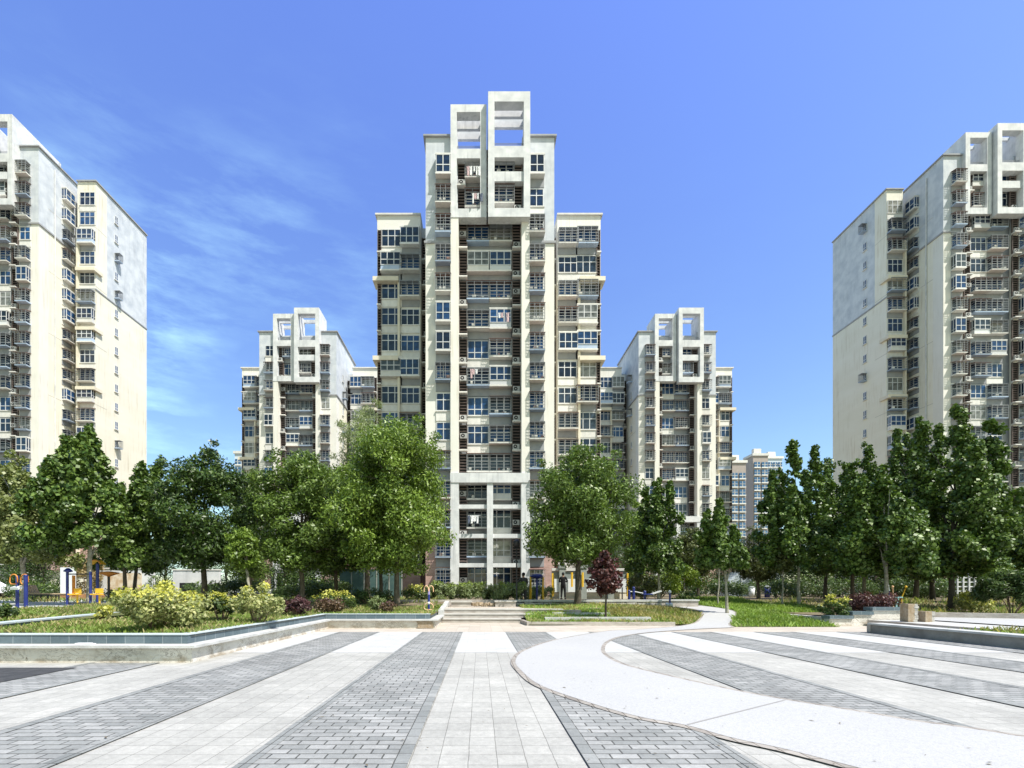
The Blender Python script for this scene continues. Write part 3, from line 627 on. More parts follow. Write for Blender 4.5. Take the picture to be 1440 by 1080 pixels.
LM = {'locust': leafmat('locust_leaf', (.065,.115,.018), (.17,.25,.05), trans=.18), 'locustb': leafmat('bright_locust_leaf', (.085,.15,.018), (.225,.315,.055), trans=.18), 'poplar': leafmat('poplar_leaf', (.032,.075,.012), (.16,.24,.048), rough=.45, spec=.45, trans=.12),
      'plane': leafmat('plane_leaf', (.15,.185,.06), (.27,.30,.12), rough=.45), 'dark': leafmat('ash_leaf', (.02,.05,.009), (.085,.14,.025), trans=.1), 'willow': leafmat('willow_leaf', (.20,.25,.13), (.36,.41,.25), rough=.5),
      'plum': leafmat('plum_leaf', (.06,.022,.024), (.13,.045,.04), trans=.2), 'olive': leafmat('olive_leaf', (.08,.10,.03), (.15,.17,.06)), 'lime': leafmat('lime_leaf', (.15,.22,.03), (.28,.36,.06)), 'dry': leafmat('dry_leaf', (.30,.22,.10), (.46,.36,.20), rough=.7),
      'yellow': leafmat('yellow_leaf', (.42,.42,.06), (.66,.62,.16), rough=.5), 'varieg': leafmat('variegated_leaf', (.20,.25,.08), (.46,.45,.22), rough=.5), 'shrub': leafmat('shrub_leaf', (.045,.085,.025), (.11,.16,.05)), 'purple': leafmat('purple_leaf', (.05,.022,.028), (.12,.05,.05), trans=.15), 'brown': leafmat('bronze_leaf', (.10,.06,.04), (.17,.12,.07)),
      'oleander': leafmat('oleander_leaf', (.15,.20,.08), (.29,.34,.17), rough=.45)}
tseed = [100]
def tree(name, label, px, Y, top, bot, half, kind, leaf, n=7000, bark=None, cpx=None, tw=.13, lean=0, group='trees of the garden', base=None):
    tseed[0] += 1; rng = np.random.default_rng(tseed[0]); pr = random.Random(tseed[0]); K = KINDS[kind]
    x, z0 = PX(px, Y), (gz(PX(px, Y), Y) if base is None else base); root = thing(name, label, 'tree', (x, Y, z0), group=group)
    zt, zb_ = PZ(top, Y)-z0, PZ(bot, Y)-z0; Rr = half*(1.17 if kind == 'poplar' else 1.08)*Y/F; cxo = PX(cpx if cpx else px, Y) - x; hh = zt-zb_
    ph, prr = zip(*K['prof']); C = []; Rad = []
    nc = int(64 + 16*hh/Rr)
    lead = []
    if kind == 'poplar':
        for k in range(5):
            a = k*1.256+rng.random()*.8; f = 0 if k == 0 else .38+.26*rng.random(); lead.append((f*Rr*math.cos(a), f*Rr*math.sin(a), 1.0 if k == 0 else .62+.33*rng.random(), (.62 if k == 0 else .5)*Rr))
    while lead and len(C) < nc*1.9:
        lx, ly, lt, lr = lead[rng.integers(len(lead))]; t = rng.random()**.85; rp = lr*(.25+.75*math.sin(math.pi*min(1, .18+t*.85))**.8)*(1-.55*t*t)
        a = rng.random()*2*np.pi; rr_ = rp*(.2+.8*rng.random()**.6); cr = .165*Rr*(.6+.8*rng.random())*(1-.45*t); rr_ = max(0, rr_-cr*.4); sp_ = 1.35 - .35*t
        C.append((cxo*min(1,t*2+.4)+lx*sp_+rr_*math.cos(a), ly*sp_+rr_*math.sin(a), zb_+hh*lt*t - (cr*.7 if t > .85 else 0) + (cr*.5 if t < .1 else 0))); Rad.append(cr)
    for lx, ly, lt, lr in lead:
        for t in (.5,.6,.68,.76,.83,.89,.95,1.0): sp_ = 1.35-.35*t; C.append((cxo*min(1,t*2+.4)+lx*sp_+.06*Rr*rng.normal(), ly*sp_+.06*Rr*rng.normal(), zb_+hh*lt*t-.06*Rr)); Rad.append((.22-.13*t)*Rr)
    while not lead and len(C) < nc:
        t = rng.random(); rp = np.interp(t, ph, prr)*Rr
        if rng.random() > (rp/Rr)**1.2 + .08: continue
        a = rng.random()*2*np.pi; rr_ = rp*(.25+.75*rng.random()**.6)*(1+.10*rng.normal()); cr = K['clump']*Rr*(.65+.7*rng.random())*(.6+.4*rp/Rr)
        rr_ = max(0, rr_-cr*.55); C.append((cxo*min(1,t*2+.4)+rr_*math.cos(a), rr_*math.sin(a)*.95, zb_+hh*t - (cr*.4 if t > .8 else 0) + (cr*.5 if t < .1 else 0))); Rad.append(cr)
    # thin leading shoots break the outline
    for k in range(0 if lead else 7):
        a = rng.random()*2*np.pi; t = .55+.45*rng.random(); rp = np.interp(t, ph, prr)*Rr*1.02; C.append((cxo+rp*math.cos(a), rp*math.sin(a), zb_+hh*t+.1*Rr)); Rad.append(.1*Rr)
    C = np.array(C); Rad = np.array(Rad)
    n = int(n*K['den']); P, d = cloud(C, Rad, n, rng, .8 if kind != 'poplar' else 1.05)
    out = P - np.array([cxo, 0, zb_+hh*.4]); out /= np.linalg.norm(out, axis=1, keepdims=True)
    Nn = d*.42 + out*.3 + rng.normal(size=(n,3))*.85 + np.array([.1,-.1,.45]); s = .7+.6*rng.random(n); sc = 1.0
    me = leaf_mesh('crown', P, Nn, K['L']*sc*s, K['W']*sc*s, [LM[leaf]], np.zeros(n), rng, K['droop']); link('crown', me, root)
    b = MB(); top_ = Vector((cxo*.8+lean*.2, 0, zb_+hh*.72)); path = []
    for k in range(8):
        t = k/7; path.append(Vector((cxo*.8*t**1.6+pr.uniform(-.05,.05)*(k > 0), pr.uniform(-.05,.05), -.05+(top_.z+.05)*t)))
    rad = [tw*(1.25 if k == 0 else 1)*(1-.82*k/7) for k in range(8)]; b.tube(path, rad, 8)
    for k in range(9 if kind != 'plum' else 7):
        t = .32+.55*k/9; i = min(6, int(t*7)); st = path[i].lerp(path[i+1], t*7-i); c = C[pr.randrange(len(C))]; e = Vector(c); 
        if e.z < st.z+.2: e.z = st.z + .35*Rr
        mid = st.lerp(e, .5) + Vector((0,0,.12*Rr)); r0 = tw*(1-.8*t)*.62; b.tube([st, mid, e], [r0, r0*.6, r0*.18], 6)
    b.build('trunk', bark or m_bark, root); return root
T_ = tree
# left of the steps
T_('plane_tree', 'olive grey plane tree with a pale trunk at the left picture edge', 33, 22, 634, 795, 62, 'poplar', 'plane', 9000, m_barkp, cpx=25, tw=.12)
T_('poplar_tree', 'broad leaved dark tree with a straight tan trunk before the sunlit side wall', 126, 20, 598, 778, 56, 'poplar', 'poplar', 10000, m_barkp, tw=.11)
T_('poplar_tree', 'slender broad leaved tree between the tan trunk tree and the very dark ash', 174, 23, 650, 800, 40, 'poplar', 'poplar', 5500, m_bark, cpx=200, tw=.10)
T_('poplar_tree', 'second slender broad leaved tree whose tip stands beside the tall side wall', 188, 25, 640, 805, 36, 'poplar', 'poplar', 5500, m_bark, cpx=222, tw=.10)
T_('ash_tree', 'very dark ash tree with a forked top against the sky', 286, 22.5, 632, 800, 64, 'locust', 'dark', 12000, m_barkd, cpx=290, tw=.15)
T_('locust_tree', 'dull green locust behind the very dark ash', 352, 31, 668, 815, 40, 'locust', 'locust', 5500, m_bark, tw=.12)
T_('locust_tree', 'rounded olive green locust above the bronze shrubs', 424, 23, 634, 802, 68, 'locust', 'locust', 13000, m_bark, tw=.14)
T_('willow_tree', 'pale silvery willow rising behind the big bright locust', 516, 34, 566, 800, 62, 'willow', 'willow', 17000, m_bark, tw=.2)
T_('locust_tree', 'big bright green locust just left of the middle tower', 558, 22.5, 588, 806, 82, 'locust', 'locustb', 18000, m_bark, cpx=556, tw=.14)
T_('locust_tree', 'shaded locust between the rounded olive one and the big bright one', 472, 26.5, 655, 812, 44, 'locust', 'locust', 7000, m_bark, tw=.13)
T_('locust_tree', 'slim shaded locust with a leaning trunk under the big bright locust', 535, 27, 640, 808, 50, 'locust', 'locust', 7000, m_bark, tw=.12)
T_('pine_tree', 'small crooked tree with a light green tuft left of the rounded olive locust', 352, 20.5, 742, 800, 22, 'locust', 'locustb', 1500, m_barkp, cpx=340, tw=.06)
# centre right
T_('locust_tree', 'dark rounded locust right of the middle tower, beside the notice boards', 812, 23.5, 630, 792, 72, 'locust', 'locust', 16000, m_barkd, cpx=815, tw=.17)
T_('plum_tree', 'small purple leaved plum tree in front of the rough stone wall', 851, 19.6, 774, 838, 24, 'plum', 'plum', 3600, m_barkd, tw=.055, base=.15)
T_('locust_tree', 'bright green slender tree between the dark rounded locust and the poplars', 893, 34, 700, 812, 20, 'locust', 'locustb', 2500, m_bark, tw=.09)
T_('poplar_tree', 'young poplar in front of the distant right tower, tallest left of the path', 926, 28, 672, 806, 36, 'poplar', 'poplar', 6500, m_barkp, tw=.09)
T_('poplar_tree', 'young poplar with a pale staked trunk on the lawn', 1022, 22, 702, 800, 30, 'poplar', 'poplar', 4200, m_barkp, cpx=1012, tw=.07)
T_('young_tree', 'thin sapling between the many stemmed tree and the staked poplar', 1010, 25, 735, 800, 13, 'poplar', 'poplar', 900, m_barkp, tw=.045)
T_('ash_tree', 'dark many stemmed tree above the lime shrub', 981, 30, 744, 810, 33, 'locust', 'olive', 3600, m_barkd, tw=.11)
T_('locust_tree', 'drooping olive tree at the far edge of the lawn', 1066, 33, 742, 818, 34, 'willow', 'olive', 5200, m_bark, tw=.12)
T_('poplar_tree', 'tall narrow poplar with a white leaning trunk left of the broad clump', 1124, 25, 619, 800, 37, 'poplar', 'poplar', 8000, m_barkp, cpx=1115, tw=.08)
T_('young_tree', 'thin pale stemmed sapling on the lawn beside the white trunk poplar', 1101, 25, 752, 806, 14, 'poplar', 'olive', 1000, m_barkp, tw=.05)
T_('poplar_tree', 'poplar of middle height next right of the white trunk poplar', 1160, 33, 645, 806, 38, 'poplar', 'poplar', 6500, m_bark, cpx=1165, tw=.12)
T_('poplar_tree', 'poplar with bare lower trunk behind the yellow shrub', 1200, 29, 648, 808, 42, 'poplar', 'poplar', 7500, m_bark, tw=.11)
T_('poplar_tree', 'slim poplar with a pale trunk just left of the broad front poplar', 1214, 31, 622, 806, 36, 'poplar', 'poplar', 6500, m_barkp, cpx=1222, tw=.11)
T_('poplar_tree', 'broad front poplar with a pale trunk over the purple shrub', 1247, 22, 655, 806, 56, 'poplar', 'poplar', 10500, m_barkp, cpx=1243, tw=.10)
T_('poplar_tree', 'tall slender poplar before the shaded side wall of the right tower', 1288, 29, 586, 812, 40, 'poplar', 'poplar', 9000, m_bark, cpx=1293, tw=.13)
T_('poplar_tree', 'tallest dark poplar before the balconies of the right tower', 1337, 23.5, 570, 815, 58, 'poplar', 'poplar', 14000, m_barkd, cpx=1347, tw=.13)
T_('poplar_tree', 'dark poplar behind the tallest one, trunk in deep shade', 1312, 30, 628, 815, 40, 'poplar', 'poplar', 6500, m_barkd, tw=.13)
T_('ash_tree', 'dark tree cut by the right picture edge above the feathery shrub', 1440, 25, 683, 812, 36, 'poplar', 'poplar', 5000, m_barkd, tw=.12)
T_('locust_tree', 'low green tree in the shade behind the tall poplars', 1180, 44, 735, 826, 40, 'locust', 'dark', 4000, m_barkd, tw=.12)
# a shaded back row that closes the gaps under the crowns
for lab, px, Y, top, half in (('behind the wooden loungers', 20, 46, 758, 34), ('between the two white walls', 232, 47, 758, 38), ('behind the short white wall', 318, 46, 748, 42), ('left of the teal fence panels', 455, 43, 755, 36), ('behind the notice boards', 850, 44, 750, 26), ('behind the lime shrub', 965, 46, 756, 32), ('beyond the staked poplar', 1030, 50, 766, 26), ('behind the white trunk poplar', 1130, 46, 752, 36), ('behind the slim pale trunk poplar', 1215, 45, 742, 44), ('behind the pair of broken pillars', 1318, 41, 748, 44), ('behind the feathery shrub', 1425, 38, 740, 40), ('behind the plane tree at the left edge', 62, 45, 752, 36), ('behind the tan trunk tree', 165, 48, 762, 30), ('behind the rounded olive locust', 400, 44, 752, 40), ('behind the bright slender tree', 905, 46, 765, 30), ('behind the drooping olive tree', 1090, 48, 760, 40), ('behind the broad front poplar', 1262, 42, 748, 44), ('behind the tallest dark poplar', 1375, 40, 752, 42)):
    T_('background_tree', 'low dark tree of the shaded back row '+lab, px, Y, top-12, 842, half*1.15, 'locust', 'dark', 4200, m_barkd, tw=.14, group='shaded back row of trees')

m_stem = mat('shrub_stem', (.13,.095,.065), (.2,.15,.1), rough=.95, scale=8)
def bush(name, label, px, Y, half, top, leaf, tip=None, tipf=.5, n=2200, L=.09, W=.05, cat='shrub', group='shrubs and hedges', dy=1.0, box=False, base=None, droop=0, low=.06):
    tseed[0] += 1; rng = np.random.default_rng(tseed[0]); pr = random.Random(tseed[0]); x = PX(px, Y); z0 = gz(x, Y) if base is None else base
    root = thing(name, label, cat, (x, Y, z0), group=group); a = half*Y/F; h = PZ(top, Y)-z0; b_ = min(a, h*1.1)*dy
    C = []; Rad = []; nc = int((22+16*a/h)*(2 if box else 1))
    for k in range(nc):
        if box: c = ((rng.random()*2-1)*a*.93, (rng.random()*2-1)*b_*.8, h*(.2+.68*rng.random())); r = .2*h*(.7+.6*rng.random())
        else:
            q = rng.normal(size=3); q /= np.linalg.norm(q); q[2] = abs(q[2]) if rng.random() < .6 else -abs(q[2])*.75; m_ = .45+.45*rng.random(); c = (q[0]*a*m_, q[1]*b_*m_, h*.42+q[2]*h*.46*m_); r = .24*min(a, h)*(.6+.7*rng.random())
        C.append(c); Rad.append(r)
    C = np.array(C); Rad = np.array(Rad); P, d = cloud(C, Rad, n, rng, .9); P[:,2] = np.maximum(P[:,2], low*h*rng.random(n)); Nn = d*.5+rng.normal(size=(n,3))*.6+np.array([.1,-.1,.4]); s = .7+.6*rng.random(n)
    mi = np.zeros(n); mats = [LM[leaf]]
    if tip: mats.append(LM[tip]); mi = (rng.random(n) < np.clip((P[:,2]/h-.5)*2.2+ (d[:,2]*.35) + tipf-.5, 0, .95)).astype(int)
    link('foliage', leaf_mesh('foliage', P, Nn, L*s, W*s, mats, mi, rng, droop), root)
    b = MB()
    for k in range(0 if box else 9):
        c = Vector(C[pr.randrange(len(C))]); st = Vector((c.x*.2, c.y*.2, -.03)); b.tube([st, st.lerp(c, .5)+Vector((pr.uniform(-.06,.06),0,.05)), c], [.022, .016, .006], 5)
    if b.v: b.build('stem', m_stem, root)
    return root
B_ = bush
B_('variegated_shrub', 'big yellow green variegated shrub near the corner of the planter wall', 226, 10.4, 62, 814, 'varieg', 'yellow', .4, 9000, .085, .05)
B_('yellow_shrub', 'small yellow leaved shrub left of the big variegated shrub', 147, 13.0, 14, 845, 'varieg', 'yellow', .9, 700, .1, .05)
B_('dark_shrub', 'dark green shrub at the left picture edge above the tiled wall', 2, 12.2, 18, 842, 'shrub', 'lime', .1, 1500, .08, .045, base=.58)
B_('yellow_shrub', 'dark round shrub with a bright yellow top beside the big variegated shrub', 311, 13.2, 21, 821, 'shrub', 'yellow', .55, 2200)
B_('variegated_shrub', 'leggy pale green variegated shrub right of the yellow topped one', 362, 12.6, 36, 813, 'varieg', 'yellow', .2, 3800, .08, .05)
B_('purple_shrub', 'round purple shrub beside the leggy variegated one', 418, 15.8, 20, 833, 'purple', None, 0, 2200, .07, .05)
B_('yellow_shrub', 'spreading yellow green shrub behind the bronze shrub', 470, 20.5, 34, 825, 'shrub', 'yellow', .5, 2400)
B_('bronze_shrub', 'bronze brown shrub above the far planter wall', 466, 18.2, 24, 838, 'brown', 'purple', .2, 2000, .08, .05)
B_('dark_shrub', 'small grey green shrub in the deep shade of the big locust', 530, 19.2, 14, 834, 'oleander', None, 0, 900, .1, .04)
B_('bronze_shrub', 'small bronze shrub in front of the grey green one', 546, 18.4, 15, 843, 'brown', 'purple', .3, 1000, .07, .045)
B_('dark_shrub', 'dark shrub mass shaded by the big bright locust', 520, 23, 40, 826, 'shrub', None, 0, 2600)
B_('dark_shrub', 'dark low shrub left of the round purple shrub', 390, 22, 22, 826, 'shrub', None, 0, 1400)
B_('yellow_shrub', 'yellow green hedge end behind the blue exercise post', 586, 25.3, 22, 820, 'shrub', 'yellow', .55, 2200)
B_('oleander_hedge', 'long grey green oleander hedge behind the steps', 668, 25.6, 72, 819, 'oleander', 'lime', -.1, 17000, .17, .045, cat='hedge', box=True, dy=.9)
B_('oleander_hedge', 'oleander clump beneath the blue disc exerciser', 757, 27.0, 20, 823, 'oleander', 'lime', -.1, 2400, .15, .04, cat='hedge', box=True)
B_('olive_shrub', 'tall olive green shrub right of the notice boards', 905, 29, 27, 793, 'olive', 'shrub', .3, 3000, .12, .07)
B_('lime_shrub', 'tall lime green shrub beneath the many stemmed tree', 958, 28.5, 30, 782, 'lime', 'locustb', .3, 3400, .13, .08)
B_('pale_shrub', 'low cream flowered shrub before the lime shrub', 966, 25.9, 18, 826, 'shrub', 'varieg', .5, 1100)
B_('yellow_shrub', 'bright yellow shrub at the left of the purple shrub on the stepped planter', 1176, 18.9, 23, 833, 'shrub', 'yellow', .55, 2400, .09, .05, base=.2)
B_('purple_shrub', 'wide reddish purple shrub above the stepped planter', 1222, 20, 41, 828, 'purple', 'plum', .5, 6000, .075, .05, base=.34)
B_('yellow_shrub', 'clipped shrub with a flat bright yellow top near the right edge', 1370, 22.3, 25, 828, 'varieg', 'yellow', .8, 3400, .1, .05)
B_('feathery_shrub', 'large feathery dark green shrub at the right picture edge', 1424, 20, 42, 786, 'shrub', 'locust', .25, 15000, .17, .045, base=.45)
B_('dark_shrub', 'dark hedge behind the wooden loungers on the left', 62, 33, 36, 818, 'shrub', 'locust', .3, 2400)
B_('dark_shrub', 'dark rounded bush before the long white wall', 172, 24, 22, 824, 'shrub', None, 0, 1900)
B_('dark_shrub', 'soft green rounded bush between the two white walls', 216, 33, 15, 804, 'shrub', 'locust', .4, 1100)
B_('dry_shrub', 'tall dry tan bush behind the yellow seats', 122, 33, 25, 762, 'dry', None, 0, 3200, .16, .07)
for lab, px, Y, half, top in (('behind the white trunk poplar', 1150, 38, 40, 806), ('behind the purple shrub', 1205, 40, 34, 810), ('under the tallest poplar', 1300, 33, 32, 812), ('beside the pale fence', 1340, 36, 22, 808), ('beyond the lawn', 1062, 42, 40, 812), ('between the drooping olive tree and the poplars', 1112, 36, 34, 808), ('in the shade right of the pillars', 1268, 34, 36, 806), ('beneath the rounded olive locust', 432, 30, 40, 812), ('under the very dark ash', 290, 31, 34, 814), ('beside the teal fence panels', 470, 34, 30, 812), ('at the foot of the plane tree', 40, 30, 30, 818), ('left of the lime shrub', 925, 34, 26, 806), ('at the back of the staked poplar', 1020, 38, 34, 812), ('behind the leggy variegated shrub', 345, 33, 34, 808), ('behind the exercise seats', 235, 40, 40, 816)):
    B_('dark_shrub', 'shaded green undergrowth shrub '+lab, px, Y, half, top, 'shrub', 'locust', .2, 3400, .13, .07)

# ------------------------------------------------------------------ grass and weeds
LM['grass'] = leafmat('grass_blade', (.15,.235,.04), (.30,.385,.10), rough=.6, trans=.3); LM['drygrass'] = leafmat('dry_grass_blade', (.32,.28,.12), (.50,.44,.24), rough=.7, trans=.3); LM['lush'] = leafmat('lush_grass_blade', (.19,.32,.055), (.36,.49,.13), rough=.6, trans=.3)
def grass(name, regions, zf, n, hgt, mats, mixf, seed, inside=None):
    rng = np.random.default_rng(seed); areas = np.array([(b-a)*(d-c) for a, b, c, d in regions]); P = []
    idx = rng.choice(len(regions), n, p=areas/areas.sum()); rg = np.array(regions)[idx]
    x = rg[:,0]+(rg[:,1]-rg[:,0])*rng.random(n); y = rg[:,2]+(rg[:,3]-rg[:,2])*rng.random(n)
    if inside: k = inside(x, y); x, y = x[k], y[k]; n = len(x)
    patch = np.sin(x*1.9+np.sin(y*1.3)*2)+np.sin(y*2.3+x*.7)+rng.normal(size=n)*.7
    keep = rng.random(n) < np.clip(.65+.25*patch, .15, 1); x, y, patch = x[keep], y[keep], patch[keep]; n = len(x)
    z = np.array([zf(a, b) for a, b in zip(x, y)]); h = hgt*(.5+rng.random(n))*(1+.25*patch).clip(.4, 1.7); a = rng.random(n)*2*np.pi; w = .012+.012*rng.random(n); ln = h*.55*rng.normal(size=(2,n))
    base = np.stack([x, y, z-.01], 1); sd = np.stack([np.cos(a)*w, np.sin(a)*w, 0*a], 1); tip = base + np.stack([ln[0], ln[1], h+.01], 1); mid = base*.45+tip*.55+np.stack([0*a,0*a,h*.12],1)
    V = np.stack([base-sd, base+sd, mid+sd*.8, tip, mid-sd*.8], 1).reshape(-1,3); me = bpy.data.meshes.new(name)
    me.vertices.add(5*n); me.vertices.foreach_set('co', V.astype(np.float32).ravel()); me.loops.add(5*n); me.loops.foreach_set('vertex_index', np.arange(5*n, dtype=np.int32)); me.polygons.add(n); me.polygons.foreach_set('loop_start', np.arange(n, dtype=np.int32)*5)
    for m in mats: me.materials.append(LM[m])
    me.polygons.foreach_set('material_index', (rng.random(n) < np.clip(mixf+.22*patch, 0, 1)).astype(np.int32)); me.update(calc_edges=True)
    return tag(link(name, me), kind='stuff')
grass('grass', [(-11,-5.75,9.4,20), (-5.75,-1.8,17.4,22.5)], g_bed, 80000, .085, ['grass','drygrass'], .15, 1)
grass('grass', [(-16,-11.0,9.7,19)], g_left, 26000, .09, ['grass','drygrass'], .2, 2, lambda x, y: x < -11.2-(y-11)*.25)
grass('grass', [(1.95,7.6,18.5,24.2)], g_terr, 26000, .10, ['lush','drygrass'], .15, 3)
sox = np.array([(p.x, p.y) for p in so if p.y > 17.2 and p.y < 24.3]); six = np.array([(p.x, p.y) for p in si if p.y > 17.2])
oy = np.argsort(sox[:,1]); iy = np.argsort(six[:,1])
def path_l(y): return np.interp(y, sox[oy,1], sox[oy,0])
def path_r(y): return np.interp(y, six[iy,1], six[iy,0])
grass('grass', [(5.6,9.6,18.4,24.2)], lambda x, y: g_terr(x, y) if x < 8.9 else g_lawn(x, y), 16000, .14, ['grass','drygrass'], .55, 4, lambda x, y: x < path_l(y)-.12)
grass('lawn_grass', [(9.3,13.45,17.75,25.4), (8,15.5,25.4,29.5), (13.4,17,21.6,25.4)], lambda x, y: g_lawn(x, y), 60000, .12, ['lush','grass'], .35, 5, lambda x, y: (x > path_r(y)+.1) & ((y > 18.5) | (x < 13.4)) & (y > np.where(x > 13.4, 22, 0)))
grass('grass', [(13,24,5,13.4)], lambda x, y: .24, 9000, .1, ['grass','drygrass'], .35, 6)
grass('dry_grass', [(16,34,19.9,28)], lambda x, y: gz(x, y), 9000, .16, ['drygrass','grass'], .3, 7)
grass('grass', [(-30,-2,23,36)], lambda x, y: gz(x, y), 12000, .13, ['grass','drygrass'], .2, 8)
# ------------------------------------------------------------------ exercise machines, boards, people, car
m_blue = mat('blue_paint', (.012,.022,.16), (.02,.035,.21), rough=.4, spec=.5, scale=6); m_orange = mat('orange_paint', (.62,.22,.04), (.68,.28,.06), rough=.45, scale=6)
m_yel = mat('yellow_paint', (.72,.42,.03), (.78,.5,.05), rough=.45, scale=6); m_peach = mat('faded_orange_paint', (.80,.45,.22), (.75,.55,.38), rough=.5, scale=8); m_lily = mat('lilac_paint', (.35,.28,.55), rough=.5)
m_blk = mat('dark_metal', (.03,.03,.035), rough=.5, spec=.4); m_wood = mat('tan_timber', (.50,.36,.21), (.60,.46,.30), rough=.8, scale=3, stretch=(.4,5,5))
m_board = mat('white_board', (.72,.75,.76), (.66,.69,.71), rough=.6, scale=2); m_cpanel = mat('cream_wall', (.70,.66,.55), (.74,.70,.6), rough=.9, scale=2); m_gpost = mat('grey_green_post', (.25,.28,.26), (.32,.34,.31), rough=.8, scale=3)
def arc(c, r, a0, a1, n=10, ry=None, ax='xz'):
    out = []
    for k in range(n+1):
        a = R(a0+(a1-a0)*k/n); out.append((c[0]+r*math.cos(a), c[1], c[2]+(ry or r)*math.sin(a)))
    return out
def part(name, m, t, fn): b = MB(); fn(b); return b.build(name, m, t)
# orange and blue hand-wheel post at the end of the left planter
Y = 19.4; x = PX(603, Y); t = thing('exercise_post', 'blue exercise post with curved orange handles standing left of the steps', 'exercise machine', (x, Y, gz(x, Y)-.02), group='exercise machines')
part('post', m_blue, t, lambda b: b.tube([(0,0,0),(0,0,.75)], .045)); part('upper_post', m_lily, t, lambda b: b.tube([(0,0,.75),(0,0,.98)], .04))
for s in (-1, 1): part('handle', m_peach, t, lambda b: b.tube([(0,-.03,.88)]+arc((s*.10,-.03,.98), .085, 180 if s > 0 else 0, 0 if s > 0 else 180, 8, .13)+[(s*.19,-.03,.86)], .018, 7))
part('foot_ring', m_peach, t, lambda b: b.tube(arc((0,-.03,.23), .19, 200, -20, 12)+[(.12,-.03,.14),(-.12,-.03,.14),(-.17,-.03,.17)], .018, 7)); part('hub', m_board, t, lambda b: b.lathe([(0,.47),(.055,.45),(.055,.36),(0,.34)], 10))
# yellow arches with the blue disc canopy
Y = 25.7; x = PX(755, Y); t = thing('exercise_machine', 'yellow exercise frame with a blue disc canopy on a blue post', 'exercise machine', (x, Y, .80), group='exercise machines')
part('post', m_blue, t, lambda b: b.tube([(0,0,0),(0,0,1.28)], .055, 10)); part('canopy', m_blue, t, lambda b: b.lathe([(0,1.2),(.2,1.24),(.36,1.33),(.36,1.37),(.22,1.44),(.05,1.47),(0,1.48)], 18))
part('base', m_blue, t, lambda b: b.lathe([(.0,.0),(.22,.0),(.2,.04),(0,.06)], 14))
for s in (-1, 1):
    part('swing_bar', m_yel, t, lambda b: b.tube([(s*.35,0,1.3),(s*.31,0,.6),(s*.32,0,.08),(s*.42,0,.04),(s*.66,0,.05),(s*.78,0,.14),(s*.86,0,.45),(s*.84,0,.55)], .042, 8))
    part('foot_plate', m_yel, t, lambda b: b.rbox((s*.52,0,.06), (.34,.16,.03)))
    part('side_post', m_yel, t, lambda b: b.tube([(s*.37,.12,0),(s*.35,.12,1.25)], .04, 8))
Y = 26.2; x = PX(776, Y); t = thing('exercise_bar', 'yellow curved exercise bar left of the notice boards', 'exercise machine', (x, Y, .80), group='exercise machines')
part('bar', m_yel, t, lambda b: b.tube([(-.1,0,0),(.05,0,.08),(.12,0,.4),(.10,0,1.4)], .03, 8)); part('foot', m_blk, t, lambda b: b.rbox((-.05,0,.02), (.3,.25,.05)))
# notice board shelter
Y = 33; x0, x1 = PX(776, Y), PX(883, Y); t = thing('notice_board', 'white notice boards in yellow edged frames under a slim grey beam', 'notice board', ((x0+x1)/2, Y, .8)); hw = (x1-x0)/2
zt, zb_, ztop = PZ(814, Y)-.8, PZ(832.5, Y)-.8, PZ(797, Y)-.8
for px in (790, 820, 858):
    xx = PX(px, Y)-t.location.x; part('post', m_gpost, t, lambda b: (b.box(xx-.20, xx+.20, -.25, .1, 0, ztop), b.box(xx-.26, xx+.26, -.3, .15, ztop-.12, ztop+.14)))
part('beam', m_slab, t, lambda b: b.box(-hw, hw, -.05, .12, ztop-.28, ztop-.1)); part('back_panel', mat('grey_back_panel', (.22,.25,.24), rough=.8), t, lambda b: b.box(-hw, hw, .05, .1, zt, ztop-.3))
for a, c in ((777.5, 787), (794.5, 816), (824.5, 854), (862, 880.5)):
    xa, xb = PX(a, Y)-t.location.x, PX(c, Y)-t.location.x; part('board', m_board, t, lambda b: b.box(xa, xb, -.1, -.04, zb_, zt))
for px in (776.8, 882): xx = PX(px, Y)-t.location.x; part('yellow_edge', m_yel, t, lambda b: b.box(xx-.05, xx+.05, -.14, .02, zb_-.3, ztop-.45))
for px in (803, 818): xx = PX(px, Y)-t.location.x; part('yellow_ornament', m_yel, t, lambda b: b.prism([(xx-.07,-.34),(xx,-.36),(xx+.07,-.34),(xx,-.31)], zb_+.35, ztop-.4))
t = thing('low_wall', 'cream low wall beneath the notice boards', 'low wall', (x0+hw, 33.4, .8)); part('wall_face', m_cpanel, t, lambda b: b.box(-hw*1.02, hw*1.04, 0, .25, 0, PZ(833.2,33.4)-.8)); part('coping', m_slab, t, lambda b: b.box(-hw*1.03, hw*1.05, -.04, .3, PZ(833.2,33.4)-.798, PZ(833.2,33.4)-.72))
# blue low stretching machine right of the plum, and thin black posts
Y = 26.5
for px, top, lab in ((875, 827, 'short dark post behind the stone wall cap right of the plum'),):
    x = PX(px, Y); t = thing('bollard', lab, 'post', (x, Y, gz(x, Y))); part('shaft', m_blk, t, lambda b: b.tube([(0,0,0),(0,0,PZ(top,Y)-t.location.z)], .035)); part('top_cap', m_blk, t, lambda b: b.lathe([(.05,0),(.05,.03),(0,.05)], 8, 0, (0,0,PZ(top,Y)-t.location.z)))
x = PX(891, Y); z0 = gz(x, Y); t = thing('exercise_bench', 'low blue exercise bench with white bars behind the rough stone wall', 'exercise machine', (x, Y, z0), group='exercise machines')
for dx, h in ((0,.72), (.62,.5), (-.25,.55)): part('leg', m_blue, t, lambda b: (b.tube([(dx,0,0),(dx,0,h)], .07, 10), b.lathe([(.085,0),(.085,.03),(0,.07)], 10, 0, (dx,0,h))))
